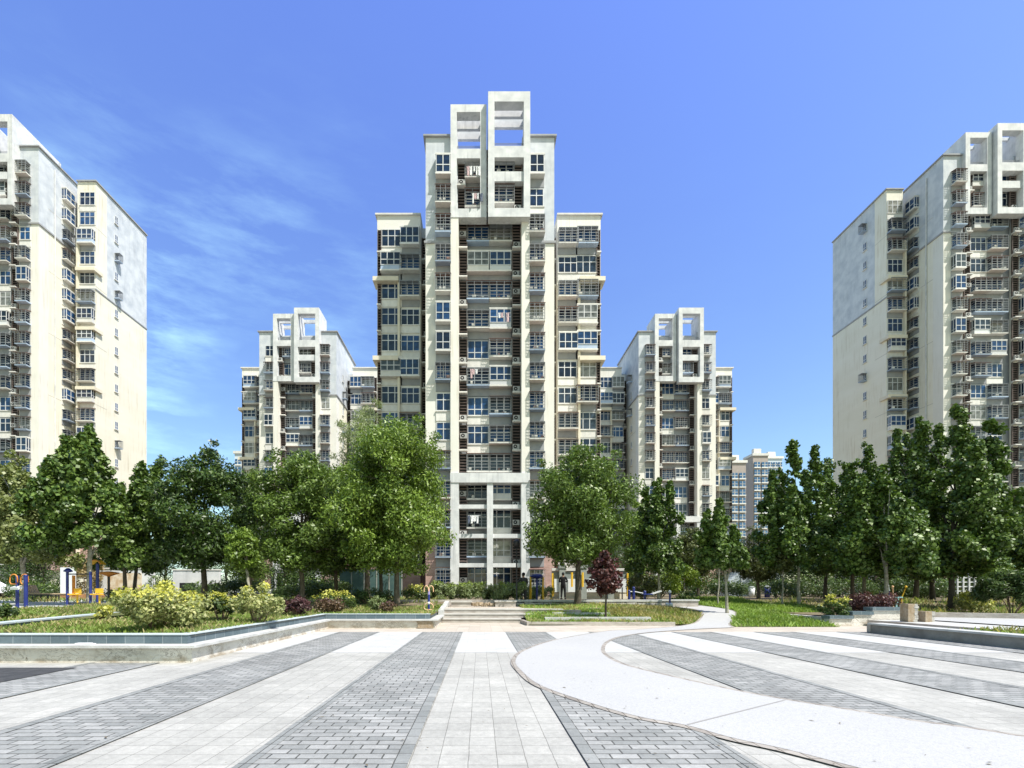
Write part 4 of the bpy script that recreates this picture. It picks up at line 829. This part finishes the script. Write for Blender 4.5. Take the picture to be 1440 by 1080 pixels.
part('bar', m_winf, t, lambda b: b.tube([(-.25,0,.5),(0,0,.52),(.62,0,.4)], .03)); part('seat', m_blue, t, lambda b: b.box(.5,1.0,-.18,.18,.34,.4)); part('backrest', m_winf, t, lambda b: b.rbox((1.25,0,.46),(.55,.3,.06), ry=R(-18)))
Y = 24.2; x = PX(942, Y); t = thing('exercise_post', 'small navy post with white pedals beside the start of the winding path', 'exercise machine', (x, Y, g_lawn(x, Y)), group='exercise machines')
part('post', m_blue, t, lambda b: b.tube([(0,0,.15),(0,0,.78)], .05)); part('head', m_board, t, lambda b: b.lathe([(0,.72),(.07,.76),(.075,.84),(0,.9)], 10))
for dx in (-.16, .02): part('pedal', m_board, t, lambda b: b.rbox((dx,-.08,.16), (.13,.2,.12), rx=R(20)))
part('base', mat('dark_red_metal', (.12,.04,.03), rough=.6), t, lambda b: b.box(-.3,.1,-.15,.15,0,.1))
# right side: blue post with white cap and the yellow and teal bars
Y = 22.5; x = PX(1249, Y); z0 = gz(x, Y); t = thing('exercise_post', 'blue post with a pointed white top behind the purple shrub', 'exercise machine', (x, Y, z0), group='exercise machines')
part('post', m_blue, t, lambda b: b.tube([(0,0,0),(0,0,.98)], .055)); part('pointed_cap', m_board, t, lambda b: b.lathe([(.07,.98),(.06,1.02),(.015,1.36),(0,1.38)], 10))
Y = 23.0; x = PX(1262, Y); z0 = gz(x, Y); t = thing('parallel_bars', 'yellow exercise bars with a pale teal crosspiece under the poplars', 'exercise machine', (x, Y, z0), group='exercise machines')
for s in (-1, 1): part('bar', m_yel if s > 0 else m_peach, t, lambda b: (b.tube([(s*.2,0,0),(s*.2,0,.62),(s*.32,-.1,1.12)], .026, 7), b.lathe([(0,1.08),(.05,1.11),(.05,1.17),(0,1.2)], 8, 0, (s*.32,-.1,0))))
part('crosspiece', mat('pale_teal_paint', (.3,.55,.6), rough=.5), t, lambda b: (b.box(-.22,.22,-.05,.05,.6,.66), b.rbox((-.02,0,.36),(.06,.06,.5), ry=R(12))))
# left playground
Y = 17.6; x = PX(27, Y); z0 = g_left(x, Y); t = thing('exercise_machine', 'exercise frame with two blue posts and orange grips at the left edge', 'exercise machine', (x, Y, z0), group='exercise machines')
part('post', m_blue, t, lambda b: (b.tube([(.34,-.1,-.05),(.34,-.1,1.22)], .062, 10), b.lathe([(.07,0),(.07,.03),(0,.05)], 10, 0, (.34,-.1,1.22)))); part('post', m_blue, t, lambda b: b.tube([(-.36,.3,0),(-.36,.3,1.25)], .055, 10))
part('crossbar', m_blk, t, lambda b: b.tube([(-.36,.3,1.1),(.34,-.1,1.1)], .03))
for dx in (-.2, .2): part('grip', m_orange, t, lambda b: b.tube(arc((dx,0,1.15), .13, 10, 170, 8)+[(dx-.15,0,1.0),(dx-.1,0,.92),(dx+.1,0,.92),(dx+.14,0,1.0),(dx+.128,0,1.17)], .021, 7))
part('hanging_seat', m_board, t, lambda b: b.rbox((-.2,.1,.78), (.3,.2,.09), rx=R(15)))
Y = 19.5; x = PX(115, Y); z0 = g_left(x, Y); t = thing('exercise_machine', 'exercise frame with dark blue posts and two yellow seats', 'exercise machine', (x, Y, z0), group='exercise machines')
for dx, tp in ((-.46, 1.45), (.48, 1.4)): part('post', m_blue, t, lambda b: (b.tube([(dx,-.15,-.15),(dx,-.15,tp)], .05, 10)))
part('post_canopy', m_blue, t, lambda b: b.lathe([(0,1.36),(.15,1.4),(.15,1.44),(.05,1.54),(0,1.55)], 14, 0, (-.43,-.15,0))); part('crossbar', m_blk, t, lambda b: (b.tube([(-.46,-.15,1.3),(.48,-.15,1.3)], .025), b.tube([(-.46,-.15,.12),(.48,-.15,.12)], .025)))
for dx in (-.18, .72):
    s_ = part('seat', m_yel, t, lambda b: (b.rbox((dx,0,.62), (.3,.05,.2)), b.rbox((dx,-.14,.48), (.32,.3,.05)), b.tube([(dx,0,0),(dx,0,.5)], .035)))
part('side_panel', m_orange, t, lambda b: b.box(-.36,-.3,-.05,.05,.4,1.25))
Y = 21; x = PX(137, Y); z0 = g_left(x, Y); t = thing('exercise_machine', 'tall blue post with an orange curved sunshade, left of the variegated shrub', 'exercise machine', (x, Y, z0), group='exercise machines')
part('post', m_blue, t, lambda b: b.tube([(0,0,0),(0,0,1.78)], .06, 10)); part('sunshade', m_yel, t, lambda b: b.add([p for k in range(9) for p in ((-.27+.54*k/8, -.14, 1.78+.17*math.sin(math.pi*k/8)), (-.27+.54*k/8, .14, 1.78+.17*math.sin(math.pi*k/8)), (-.27+.54*k/8, .14, 1.75+.17*math.sin(math.pi*k/8)), (-.27+.54*k/8, -.14, 1.75+.17*math.sin(math.pi*k/8)))], [(4*k+a, 4*k+(a+1)%4, 4*k+4+(a+1)%4, 4*k+4+a) for k in range(8) for a in range(4)]))
part('shade_edge', m_orange, t, lambda b: b.tube([(-.27+.54*k/8, -.15, 1.77+.17*math.sin(math.pi*k/8)) for k in range(9)], .02, 6))
Y = 23; x = PX(153, Y); z0 = g_left(x, Y); t = thing('spinning_disc', 'rusty orange spinning disc on a dark post before the long white wall', 'exercise machine', (x, Y, z0), group='exercise machines')
part('post', m_blk, t, lambda b: b.tube([(0,0,0),(0,0,1.32)], .05)); part('disc', m_orange, t, lambda b: b.lathe([(0,1.22),(.12,1.28),(.42,1.4),(.42,1.44),(.1,1.5),(0,1.5)], 16))
def lounger(px, Y, lab):
    x = PX(px, Y); z0 = gz(x, Y); t = thing('wooden_lounger', lab, 'lounger', (x, Y, z0), group='wooden loungers')
    part('seat', m_wood, t, lambda b: [b.box(-.75,.75,-.3+.13*k,-.2+.13*k,.38,.42) for k in range(5)])
    part('backrest', m_wood, t, lambda b: [b.rbox((-.92+.0*k,-.25+.13*k,.62), (.05,.1,.52), ry=R(-28)) for k in range(5)])
    for dx in (-.65, .1, .68):
        for dy in (-.24, .24): part('leg', m_blk, t, lambda b: b.tube([(dx,dy,0),(dx,dy,.4)], .025))
    part('seat_rail', m_blk, t, lambda b: (b.box(-.75,.75,-.31,-.27,.32,.379), b.box(-.75,.75,.25,.29,.32,.379)))
lounger(70, 24.5, 'wooden lounger with a slanted back in front of the dark hedge, the nearer one'); lounger(60, 26.2, 'wooden lounger half hidden behind the nearer lounger')
def white_wall(lab, px0, px1, Y, top, art):
    x0, x1 = PX(px0, Y), PX(px1, Y); h = PZ(top, Y)-.8; t = thing('garden_wall', lab, 'wall', ((x0+x1)/2, Y, .8)); a = (x1-x0)/2
    part('wall_face', m_white, t, lambda b: b.box(-a, a, 0, .25, 0, h)); part('coping', m_slab, t, lambda b: b.box(-a-.05, a+.05, -.05, .3, h, h+.08))
    for u0, u1, z0, z1, m in art: part('painted_panel', m, t, lambda b: b.box(-a+2*a*u0, -a+2*a*u1, -.02, -.003, h*z0, h*z1))
m_mural = mat('beige_mural', (.50,.36,.22), (.68,.60,.48), rough=.85, scale=2.2, stops=(.4,.6)); m_pick = mat('orange_brown_fence', (.30,.15,.07), (.38,.2,.1), rough=.8, scale=5)
white_wall('long white wall with a faded beige mural behind the slender trees', 137, 215, 34, 800, [(.18,.80,.2,.86,m_mural)])
white_wall('short white wall with a dark opening right of the mural wall', 243, 308, 36, 802, [(.15,.48,.02,.55,m_dark)])
t = thing('board_wall', 'tall white board with an orange brown base behind the dark blue frame', 'board', (PX(94,30), 30, .8)); part('board', m_board, t, lambda b: b.box(-.42, .5, 0, .1, PZ(835,30)-.8, PZ(798,30)-.8)); part('base', m_pick, t, lambda b: b.box(-.45, 2.3, .02, .14, 0, PZ(835.3,30)-.8))
t = thing('timber_house', 'low tan building half hidden behind the left undergrowth', 'building', (PX(60,60), 60, .8)); part('wall', m_cpanel, t, lambda b: b.box(-4,5,0,6,0,3.2)); part('roof', m_awn, t, lambda b: b.add([(-4.4,-.5,3.2),(5.4,-.5,3.2),(5.4,6.5,3.2),(-4.4,6.5,3.2),(-4,3,4.5),(5,3,4.5)], [(0,1,5,4),(2,3,4,5),(1,2,5),(3,0,4),(3,2,1,0)])); part('window', m_glass, t, lambda b: b.box(-1,1,-.03,-.003,1,2.3))
t = thing('fence_panels', 'dark teal fence panels in the shade behind the big locust', 'fence', (PX(520,38), 38, .8)); 
for k in range(5): part('panel', mat('teal_panel', (.05,.10,.10), (.08,.14,.13), rough=.7) if k == 0 else bpy.data.materials['teal_panel'], t, lambda b: b.box(-2.4+k, -1.5+k, 0, .06, .1, 2.3)); part('post', m_gpost, t, lambda b: b.box(-1.49+k, -1.41+k, -.04, .08, 0, 2.45))
part('top_rail', m_gpost, t, lambda b: b.box(-2.5, 2.6, -.06, .1, 2.46, 2.56))
t = thing('entrance_canopy', 'white framed entrance canopy in the gap left of the big locust', 'shelter', (PX(396,46), 46, .8))
for dx in (-.9, .1, .9): part('post', m_white, t, lambda b: b.box(dx-.12, dx+.12, 0, .24, 0, 2.3))
part('roof', m_white, t, lambda b: b.box(-1.2,1.2,-.5,1.5,2.302,2.6)); part('back_wall', m_dark, t, lambda b: b.box(-1.0,1.0,1.3,1.4,0,2.3))
t = thing('white_fence', 'white post fence glimpsed behind the yellow topped shrub', 'fence', (PX(1368,34), 34, .8))
for k in range(6): part('post', m_winf, t, lambda b: b.box(-1.1+.42*k, -1.02+.42*k, 0, .08, 0, 2.0))
for k in range(5): part('rail', m_winf, t, lambda b: b.box(-1.2, 1.15, .082, .12, .5+.32*k, .58+.32*k))
t = thing('storage_tent', 'pale grey tent in the shade beyond the lawn', 'tent', (PX(1042,48), 48, .8)); part('canvas', mat('pale_canvas', (.5,.56,.6), (.42,.48,.52), rough=.8), t, lambda b: b.add([(-1.3,0,0),(1.3,0,0),(1.3,2.5,0),(-1.3,2.5,0),(-1.1,0,1.6),(1.1,0,1.6),(1.1,2.5,1.6),(-1.1,2.5,1.6),(0,0,2.5),(0,2.5,2.5)], [(0,1,5,8,4),(3,2,6,9,7)[::-1],(1,2,6,5),(5,6,9,8),(4,8,9,7),(0,4,7,3)])); part('pole', m_winf, t, lambda b: b.tube([(0,-.06,0),(0,-.06,2.6)], .04))
for px, lab, c, hh in ((1057, 'white waste bin beyond the lawn', m_board, .95), (1079, 'blue waste bin beyond the lawn', m_blue, 1.0)):
    t = thing('waste_bin', lab, 'bin', (PX(px,40), 40, .8), group='waste bins'); part('body', c, t, lambda b: b.lathe([(0,0),(.2,0),(.25,hh*.85),(0,hh*.85)], 12)); part('lid', m_gpost, t, lambda b: b.lathe([(.27,hh*.85+.002),(.27,hh*.9),(.1,hh),(0,hh)], 12))
# thin black lamp post by the steps
t = thing('lamp_post', 'thin black lamp post in front of the middle tower, above the stone bench', 'lamp post', (PX(726.5,24.4), 24.4, .57)); hl = PZ(762,24.4)-.57
part('post', m_blk, t, lambda b: (b.tube([(0,0,0),(0,0,hl)], [.045]+[.032]), b.lathe([(.09,0),(.09,.12),(.05,.2)], 10))); part('lantern', m_blk, t, lambda b: b.lathe([(.03,hl-.05),(.13,hl-.28),(.17,hl+.02),(.1,hl+.1),(0,hl+.16)], 10))
# white van at the left edge
def car():
    Y = 36; x = PX(-33, Y); t = thing('parked_car', 'white car parked behind the undergrowth at the left picture edge', 'car', (x, Y, .8)); b = MB()
    prof = [(-2.1,.35),(-2.15,.75),(-1.5,.95),(-.9,1.42),(.7,1.45),(1.45,1.0),(2.05,.86),(2.12,.4)]
    for s0, s1 in ((-.85,.85),):
        n = len(prof); vs = [(p[0], s0+(.12 if p[1] > 1.2 else 0), p[1]) for p in prof] + [(p[0], s1-(.12 if p[1] > 1.2 else 0), p[1]) for p in prof]
        b.add(vs, [tuple(range(n)), tuple(range(2*n-1, n-1, -1))] + [(i, n+i, n+(i+1)%n, (i+1)%n) for i in range(n)])
    b.build('body', mat('white_car_paint', (.75,.76,.77), rough=.25, spec=.6), t)
    part('side_window', m_glass, t, lambda b: (b.poly([(-1.25,-.83,1.0),(-.1,-.83,1.0),(-.1,-.765,1.36),(-.83,-.765,1.36)]), b.poly([(0,-.83,1.0),(1.25,-.83,1.0),(.68,-.765,1.38),(0,-.765,1.38)])))
    for wx in (-1.3, 1.35):
        for wy in (-.78, .78):
            w = part('wheel', m_blk, t, lambda b: b.tube([(wx,wy-.1,.32),(wx,wy+.1,.32)], .32, 16)); part('rim', m_slab, w, lambda b: b.tube([(wx,wy-.11,.32),(wx,wy+.11,.32)], .18, 12))
    for wy in (-.6, .6): part('headlight', m_winf, t, lambda b: b.rbox((2.08,wy,.72), (.12,.3,.14)))
car()
# people: one skinned body each
m_skin = mat('skin', (.30,.18,.12), rough=.6); m_hair = mat('black_hair', (.012,.011,.011), rough=.6); m_cloth = mat('black_clothing', (.012,.012,.014), (.02,.02,.022), rough=.9); m_cloth2 = mat('dark_grey_clothing', (.05,.05,.055), (.075,.075,.08), rough=.9)
def skinned(name, V, E, rad, m, parent, sub=2):
    me = bpy.data.meshes.new(name); me.from_pydata(V, E, []); o = bpy.data.objects.new(name, me); COL.objects.link(o)
    sk = o.modifiers.new('skin', 'SKIN'); me.skin_vertices or None
    for i, r in enumerate(rad): me.skin_vertices[0].data[i].radius = (r, r) if not isinstance(r, tuple) else r
    me.skin_vertices[0].data[0].use_root = True; s = o.modifiers.new('sub', 'SUBSURF'); s.levels = s.render_levels = sub
    me2 = bpy.data.meshes.new_from_object(o.evaluated_get(bpy.context.evaluated_depsgraph_get())); bpy.data.objects.remove(o)
    me2.materials.clear(); me2.materials.append(m); me2.polygons.foreach_set('use_smooth', [True]*len(me2.polygons)); me2.name = name
    return link(name, me2, parent)
def person(label, loc, rz, arm, cloth):
    t = thing('person', label, 'person', loc, rz); V = []; E = []; Rd = []
    def n(p, r, par=None):
        V.append(p); Rd.append(r); i = len(V)-1
        if par is not None: E.append((par, i))
        return i
    pel = n((0,0,.93), (.15,.11)); bel = n((0,.0,1.06), (.14,.10), pel); ch = n((0,.01,1.27), (.165,.11), bel); up = n((0,.01,1.42), (.10,.08), ch); nk = n((0,0,1.50), .052, up); hd = n((0,-.01,1.57), .07, nk); h2 = n((0,-.015,1.64), .082, hd); h3 = n((0,0,1.70), .06, h2); n((0,-.10,1.595), .016, hd)
    tracks = {}
    for s in (-1, 1):
        hip = n((s*.09,0,.88), .095, pel); kn = n((s*.11,-.02,.48), .06, hip); an = n((s*.12,.02,.09), .04, kn); n((s*.13,-.13,.035), .035, an)
        sh = n((s*.19,.01,1.41), .055, up); A = arm[0 if s < 0 else 1]; el = n((s*A[0][0],A[0][1],A[0][2]), .042, sh); wr = n((s*A[1][0],A[1][1],A[1][2]), .028, el)
        d = (Vector(V[wr])-Vector(V[el])).normalized(); pm = Vector(V[wr]) + d*.07; pi = n(tuple(pm), (.035,.02), wr); side = d.cross(Vector((0,1,.2))).normalized()
        for k, L_ in enumerate((.065,.075,.07,.055)):
            q = pm + side*(k-1.5)*.019; f1 = n(tuple(q+d*.03), .0085, pi); n(tuple(q+d*L_+Vector((0,-.012,0))), .007, f1)
        th = n(tuple(Vector(V[wr])+d*.03-side*.035), .01, wr); n(tuple(Vector(V[wr])+d*.065-side*.05), .008, th); tracks[s] = (el, wr)
    body = skinned('person_body', V, E, Rd, m_skin, t)
    # clothing: jacket with sleeves and trousers a little outside the body
    V2, E2, R2 = [], [], []; V, E, Rd = V2, E2, R2
    pel = n((0,0,.90), (.175,.135)); bel = n((0,0,1.06), (.165,.125), pel); ch = n((0,.01,1.27), (.19,.13), bel); up = n((0,.01,1.44), (.11,.09), ch)
    for s in (-1, 1):
        hip = n((s*.09,0,.85), .115, pel); kn = n((s*.11,-.02,.48), .08, hip); n((s*.12,.02,.10), .062, kn); sh = n((s*.19,.01,1.41), .07, up); A = arm[0 if s < 0 else 1]; el = n((s*A[0][0],A[0][1],A[0][2]), .056, sh); n((s*A[1][0]*.97,A[1][1],A[1][2]+.0), .042, el)
    skinned('clothing', V, E, Rd, cloth, t)
    b = MB(); b.lathe([(0,1.765),(.05,1.758),(.085,1.72),(.094,1.67),(.088,1.62),(.06,1.585)], 14, 0, (0,.018,0)); b.build('hair', m_hair, t)
    b = MB()
    for s in (-1, 1): b.rbox((s*.03,-.083,1.645), (.022,.01,.012)); 
    b.rbox((0,-.082,1.57), (.045,.012,.01)); b.build('face_features', m_hair, t)
    b = MB()
    for s in (-1, 1): b.rbox((s*.127,-.06,.045), (.09,.27,.085), rz=-s*.08)
    b.build('shoe', m_cloth, t)
    return t
person('person in black clothing standing with arms folded before the notice boards', (PX(792,31), 31, .80), R(160), [((.27,.02,1.14),(.06,-.20,1.17)), ((.27,.02,1.14),(.05,-.19,1.21))], m_cloth)
person('person in dark grey clothing standing on the yellow exercise frame left of the blue post', (PX(736,25.6), 25.6, .58), R(195), [((.27,-.10,1.16),(.22,-.34,1.18)), ((.27,-.10,1.16),(.22,-.34,1.18))], m_cloth2)
# dry leaves and grit lying about on the paving
rr = random.Random(77); b = MB()
for k in range(260):
    Yk = 3 + 13*rr.random()**1.4; xk = rr.uniform(-6, 12) if k % 2 else rr.uniform(-3, 4); s_ = rr.uniform(.006, .022)*(1 if k % 9 else 1.8)
    a = rr.uniform(0, 6.3); b.add([(xk+s_*math.cos(a+q*1.57)*(1 if q % 2 else .4), Yk+s_*math.sin(a+q*1.57)*(1 if q % 2 else .4), .0215+rr.uniform(0,.005)) for q in range(4)], [(0,1,2,3)])
tag(b.build('leaf_litter', mat('dry_litter', (.10,.08,.05), (.2,.17,.12), rough=.95, scale=4)), kind='stuff')
# laundry
def laundry(lab, px, py, Y, seed, n):
    rr = random.Random(seed); x, z = PX(px, Y), PZ(py, Y); t = thing('laundry', lab, 'laundry', (x, Y, z), group='laundry on balconies'); part('rail', m_winf, t, lambda b: b.tube([(-n*.15,0,0),(n*.15,0,0)], .02, 5))
    cs = [(.8,.8,.8),(.75,.76,.78),(.55,.40,.41),(.8,.8,.8),(.12,.14,.2)]
    for k in range(n):
        b = MB(); xx = -n*.13+.27*k+rr.uniform(-.05,.05); h = rr.uniform(.45,1.0); w = rr.uniform(.07,.14); cn = 'cloth_%d' % (rr.randrange(5)); m = bpy.data.materials.get(cn) or mat(cn, cs[int(cn[-1])], rough=.9)
        b.add([(xx+(i/3-.5)*2*w*(1+.15*(j == 0)), .05*math.sin(i*2+j)-(.03 if q else 0), -h*j/3) for q in (0,1) for j in range(4) for i in range(4)], [(16*q+4*j+i, 16*q+4*j+i+1, 16*q+4*j+i+5, 16*q+4*j+i+4) for q in (0,1) for j in range(3) for i in range(3)]); b.build('garment', m, t)
laundry('white and pink laundry on the highest balcony of the middle tower', 668, 234, 46.6, 1, 5); laundry('white sheets drying one balcony below the pink laundry', 672, 272, 46.6, 2, 4)
laundry('white laundry on the second floor balcony of the middle tower', 667, 725, 46.6, 3, 4); laundry('laundry under the right crown leg, fifth floor from the top', 710, 440, 46.6, 4, 4)
laundry('laundry hanging at mid height left of the centre line of the middle tower', 668, 519, 46.6, 6, 3)

# ------------------------------------------------------------------ sky, sun, camera
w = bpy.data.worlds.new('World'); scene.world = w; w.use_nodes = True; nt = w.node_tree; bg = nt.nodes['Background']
EL, AZ = 56.0, 50.0
sky = nt.nodes.new('ShaderNodeTexSky'); sky.sky_type = 'NISHITA'; sky.sun_disc = False; sky.sun_elevation = R(EL); sky.sun_rotation = R(180-AZ); sky.altitude = 60; sky.air_density = 1.0; sky.dust_density = .6; sky.ozone_density = 2.5
tc = nt.nodes.new('ShaderNodeTexCoord'); sp = nt.nodes.new('ShaderNodeSeparateXYZ'); nt.links.new(tc.outputs['Generated'], sp.inputs[0])
hs = nt.nodes.new('ShaderNodeHueSaturation'); hs.inputs['Saturation'].default_value = 1.12; hs.inputs['Hue'].default_value = .505; nt.links.new(sky.outputs[0], hs.inputs['Color'])
# thin cirrus, streaked along the wind, mostly low on the left
mp = nt.nodes.new('ShaderNodeMapping'); mp.inputs['Rotation'].default_value = (R(10), R(-22), R(20)); mp.inputs['Scale'].default_value = (3.0, 3.5, 13.0); nt.links.new(tc.outputs['Generated'], mp.inputs['Vector'])
c1 = ramp(nt, noise(nt, mp.outputs[0], 2.0, 9, .64), [(.43, 0.0), (.74, 1.0)])
mp2 = nt.nodes.new('ShaderNodeMapping'); mp2.inputs['Scale'].default_value = (1.5, 1.5, 2.5); mp2.inputs['Location'].default_value = (.9, .35, .55); nt.links.new(tc.outputs['Generated'], mp2.inputs['Vector'])
c2 = ramp(nt, noise(nt, mp2.outputs[0], 2.2, 3), [(.38, 0.0), (.58, 1.0)])
left = N(nt, 'ShaderNodeMapRange'); nt.links.new(sp.outputs['X'], left.inputs['Value']); left.interpolation_type = 'SMOOTHSTEP'
for k_, q_ in (('From Min', .02), ('From Max', -.35), ('To Min', .03), ('To Max', 1.0)): left.inputs[k_].default_value = q_
lowm = N(nt, 'ShaderNodeMapRange'); nt.links.new(sp.outputs['Z'], lowm.inputs['Value']); lowm.interpolation_type = 'SMOOTHSTEP'
for k_, q_ in (('From Min', .80), ('From Max', .15), ('To Min', 0), ('To Max', 1.0)): lowm.inputs[k_].default_value = q_
def mul(a, b_):
    m_ = N(nt, 'ShaderNodeMath', operation='MULTIPLY')
    for i, q_ in enumerate((a, b_)):
        if isinstance(q_, (int, float)): m_.inputs[i].default_value = q_
        else: nt.links.new(q_, m_.inputs[i])
    return m_.outputs[0]
cl = mul(mul(c1, c2), mul(left.outputs[0], lowm.outputs[0]))
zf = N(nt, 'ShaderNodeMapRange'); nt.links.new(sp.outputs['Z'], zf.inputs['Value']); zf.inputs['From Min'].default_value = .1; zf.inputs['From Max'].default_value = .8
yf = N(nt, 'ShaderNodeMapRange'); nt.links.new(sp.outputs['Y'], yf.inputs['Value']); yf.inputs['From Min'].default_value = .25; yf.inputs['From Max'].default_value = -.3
tint = mixc(nt, zf.outputs[0], (.90, .90, .72), (1.12, 1.04, 1.36)); tint = mixc(nt, yf.outputs[0], tint, (.98, .88, .54))   # sky behind the camera tinted less blue, to cut blue fill on facades
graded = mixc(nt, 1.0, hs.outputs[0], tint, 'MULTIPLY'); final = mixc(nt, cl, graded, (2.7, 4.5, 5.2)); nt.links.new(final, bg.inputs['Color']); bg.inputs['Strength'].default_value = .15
sl = bpy.data.lights.new('sun', 'SUN'); sl.energy = 3.8; sl.angle = R(.53); sl.color = (1, .96, .885); so_ = bpy.data.objects.new('sun', sl); COL.objects.link(so_)
d = Vector((math.sin(R(AZ))*math.cos(R(EL)), -math.cos(R(AZ))*math.cos(R(EL)), math.sin(R(EL)))); so_.rotation_euler = d.to_track_quat('Z', 'Y').to_euler(); so_.location = d*80
cam = bpy.data.cameras.new('camera'); co = bpy.data.objects.new('camera', cam); COL.objects.link(co); co.location = (0, 0, H); co.rotation_euler = (R(90), 0, 0)
cam.sensor_width = 36; cam.sensor_fit = 'HORIZONTAL'; cam.lens = 36*F/1440; cam.shift_x = (720-CX)/1440; cam.shift_y = (CY-540)/1440; cam.clip_start = .05; cam.clip_end = 6000
scene.camera = co
vs = scene.view_settings; vs.view_transform = 'Standard'; vs.look = 'None'; vs.gamma = 1; vs.use_curve_mapping = False; vs.exposure = .84
scene.cycles.max_bounces = 6; scene.cycles.transparent_max_bounces = 4; scene.cycles.use_denoising = True
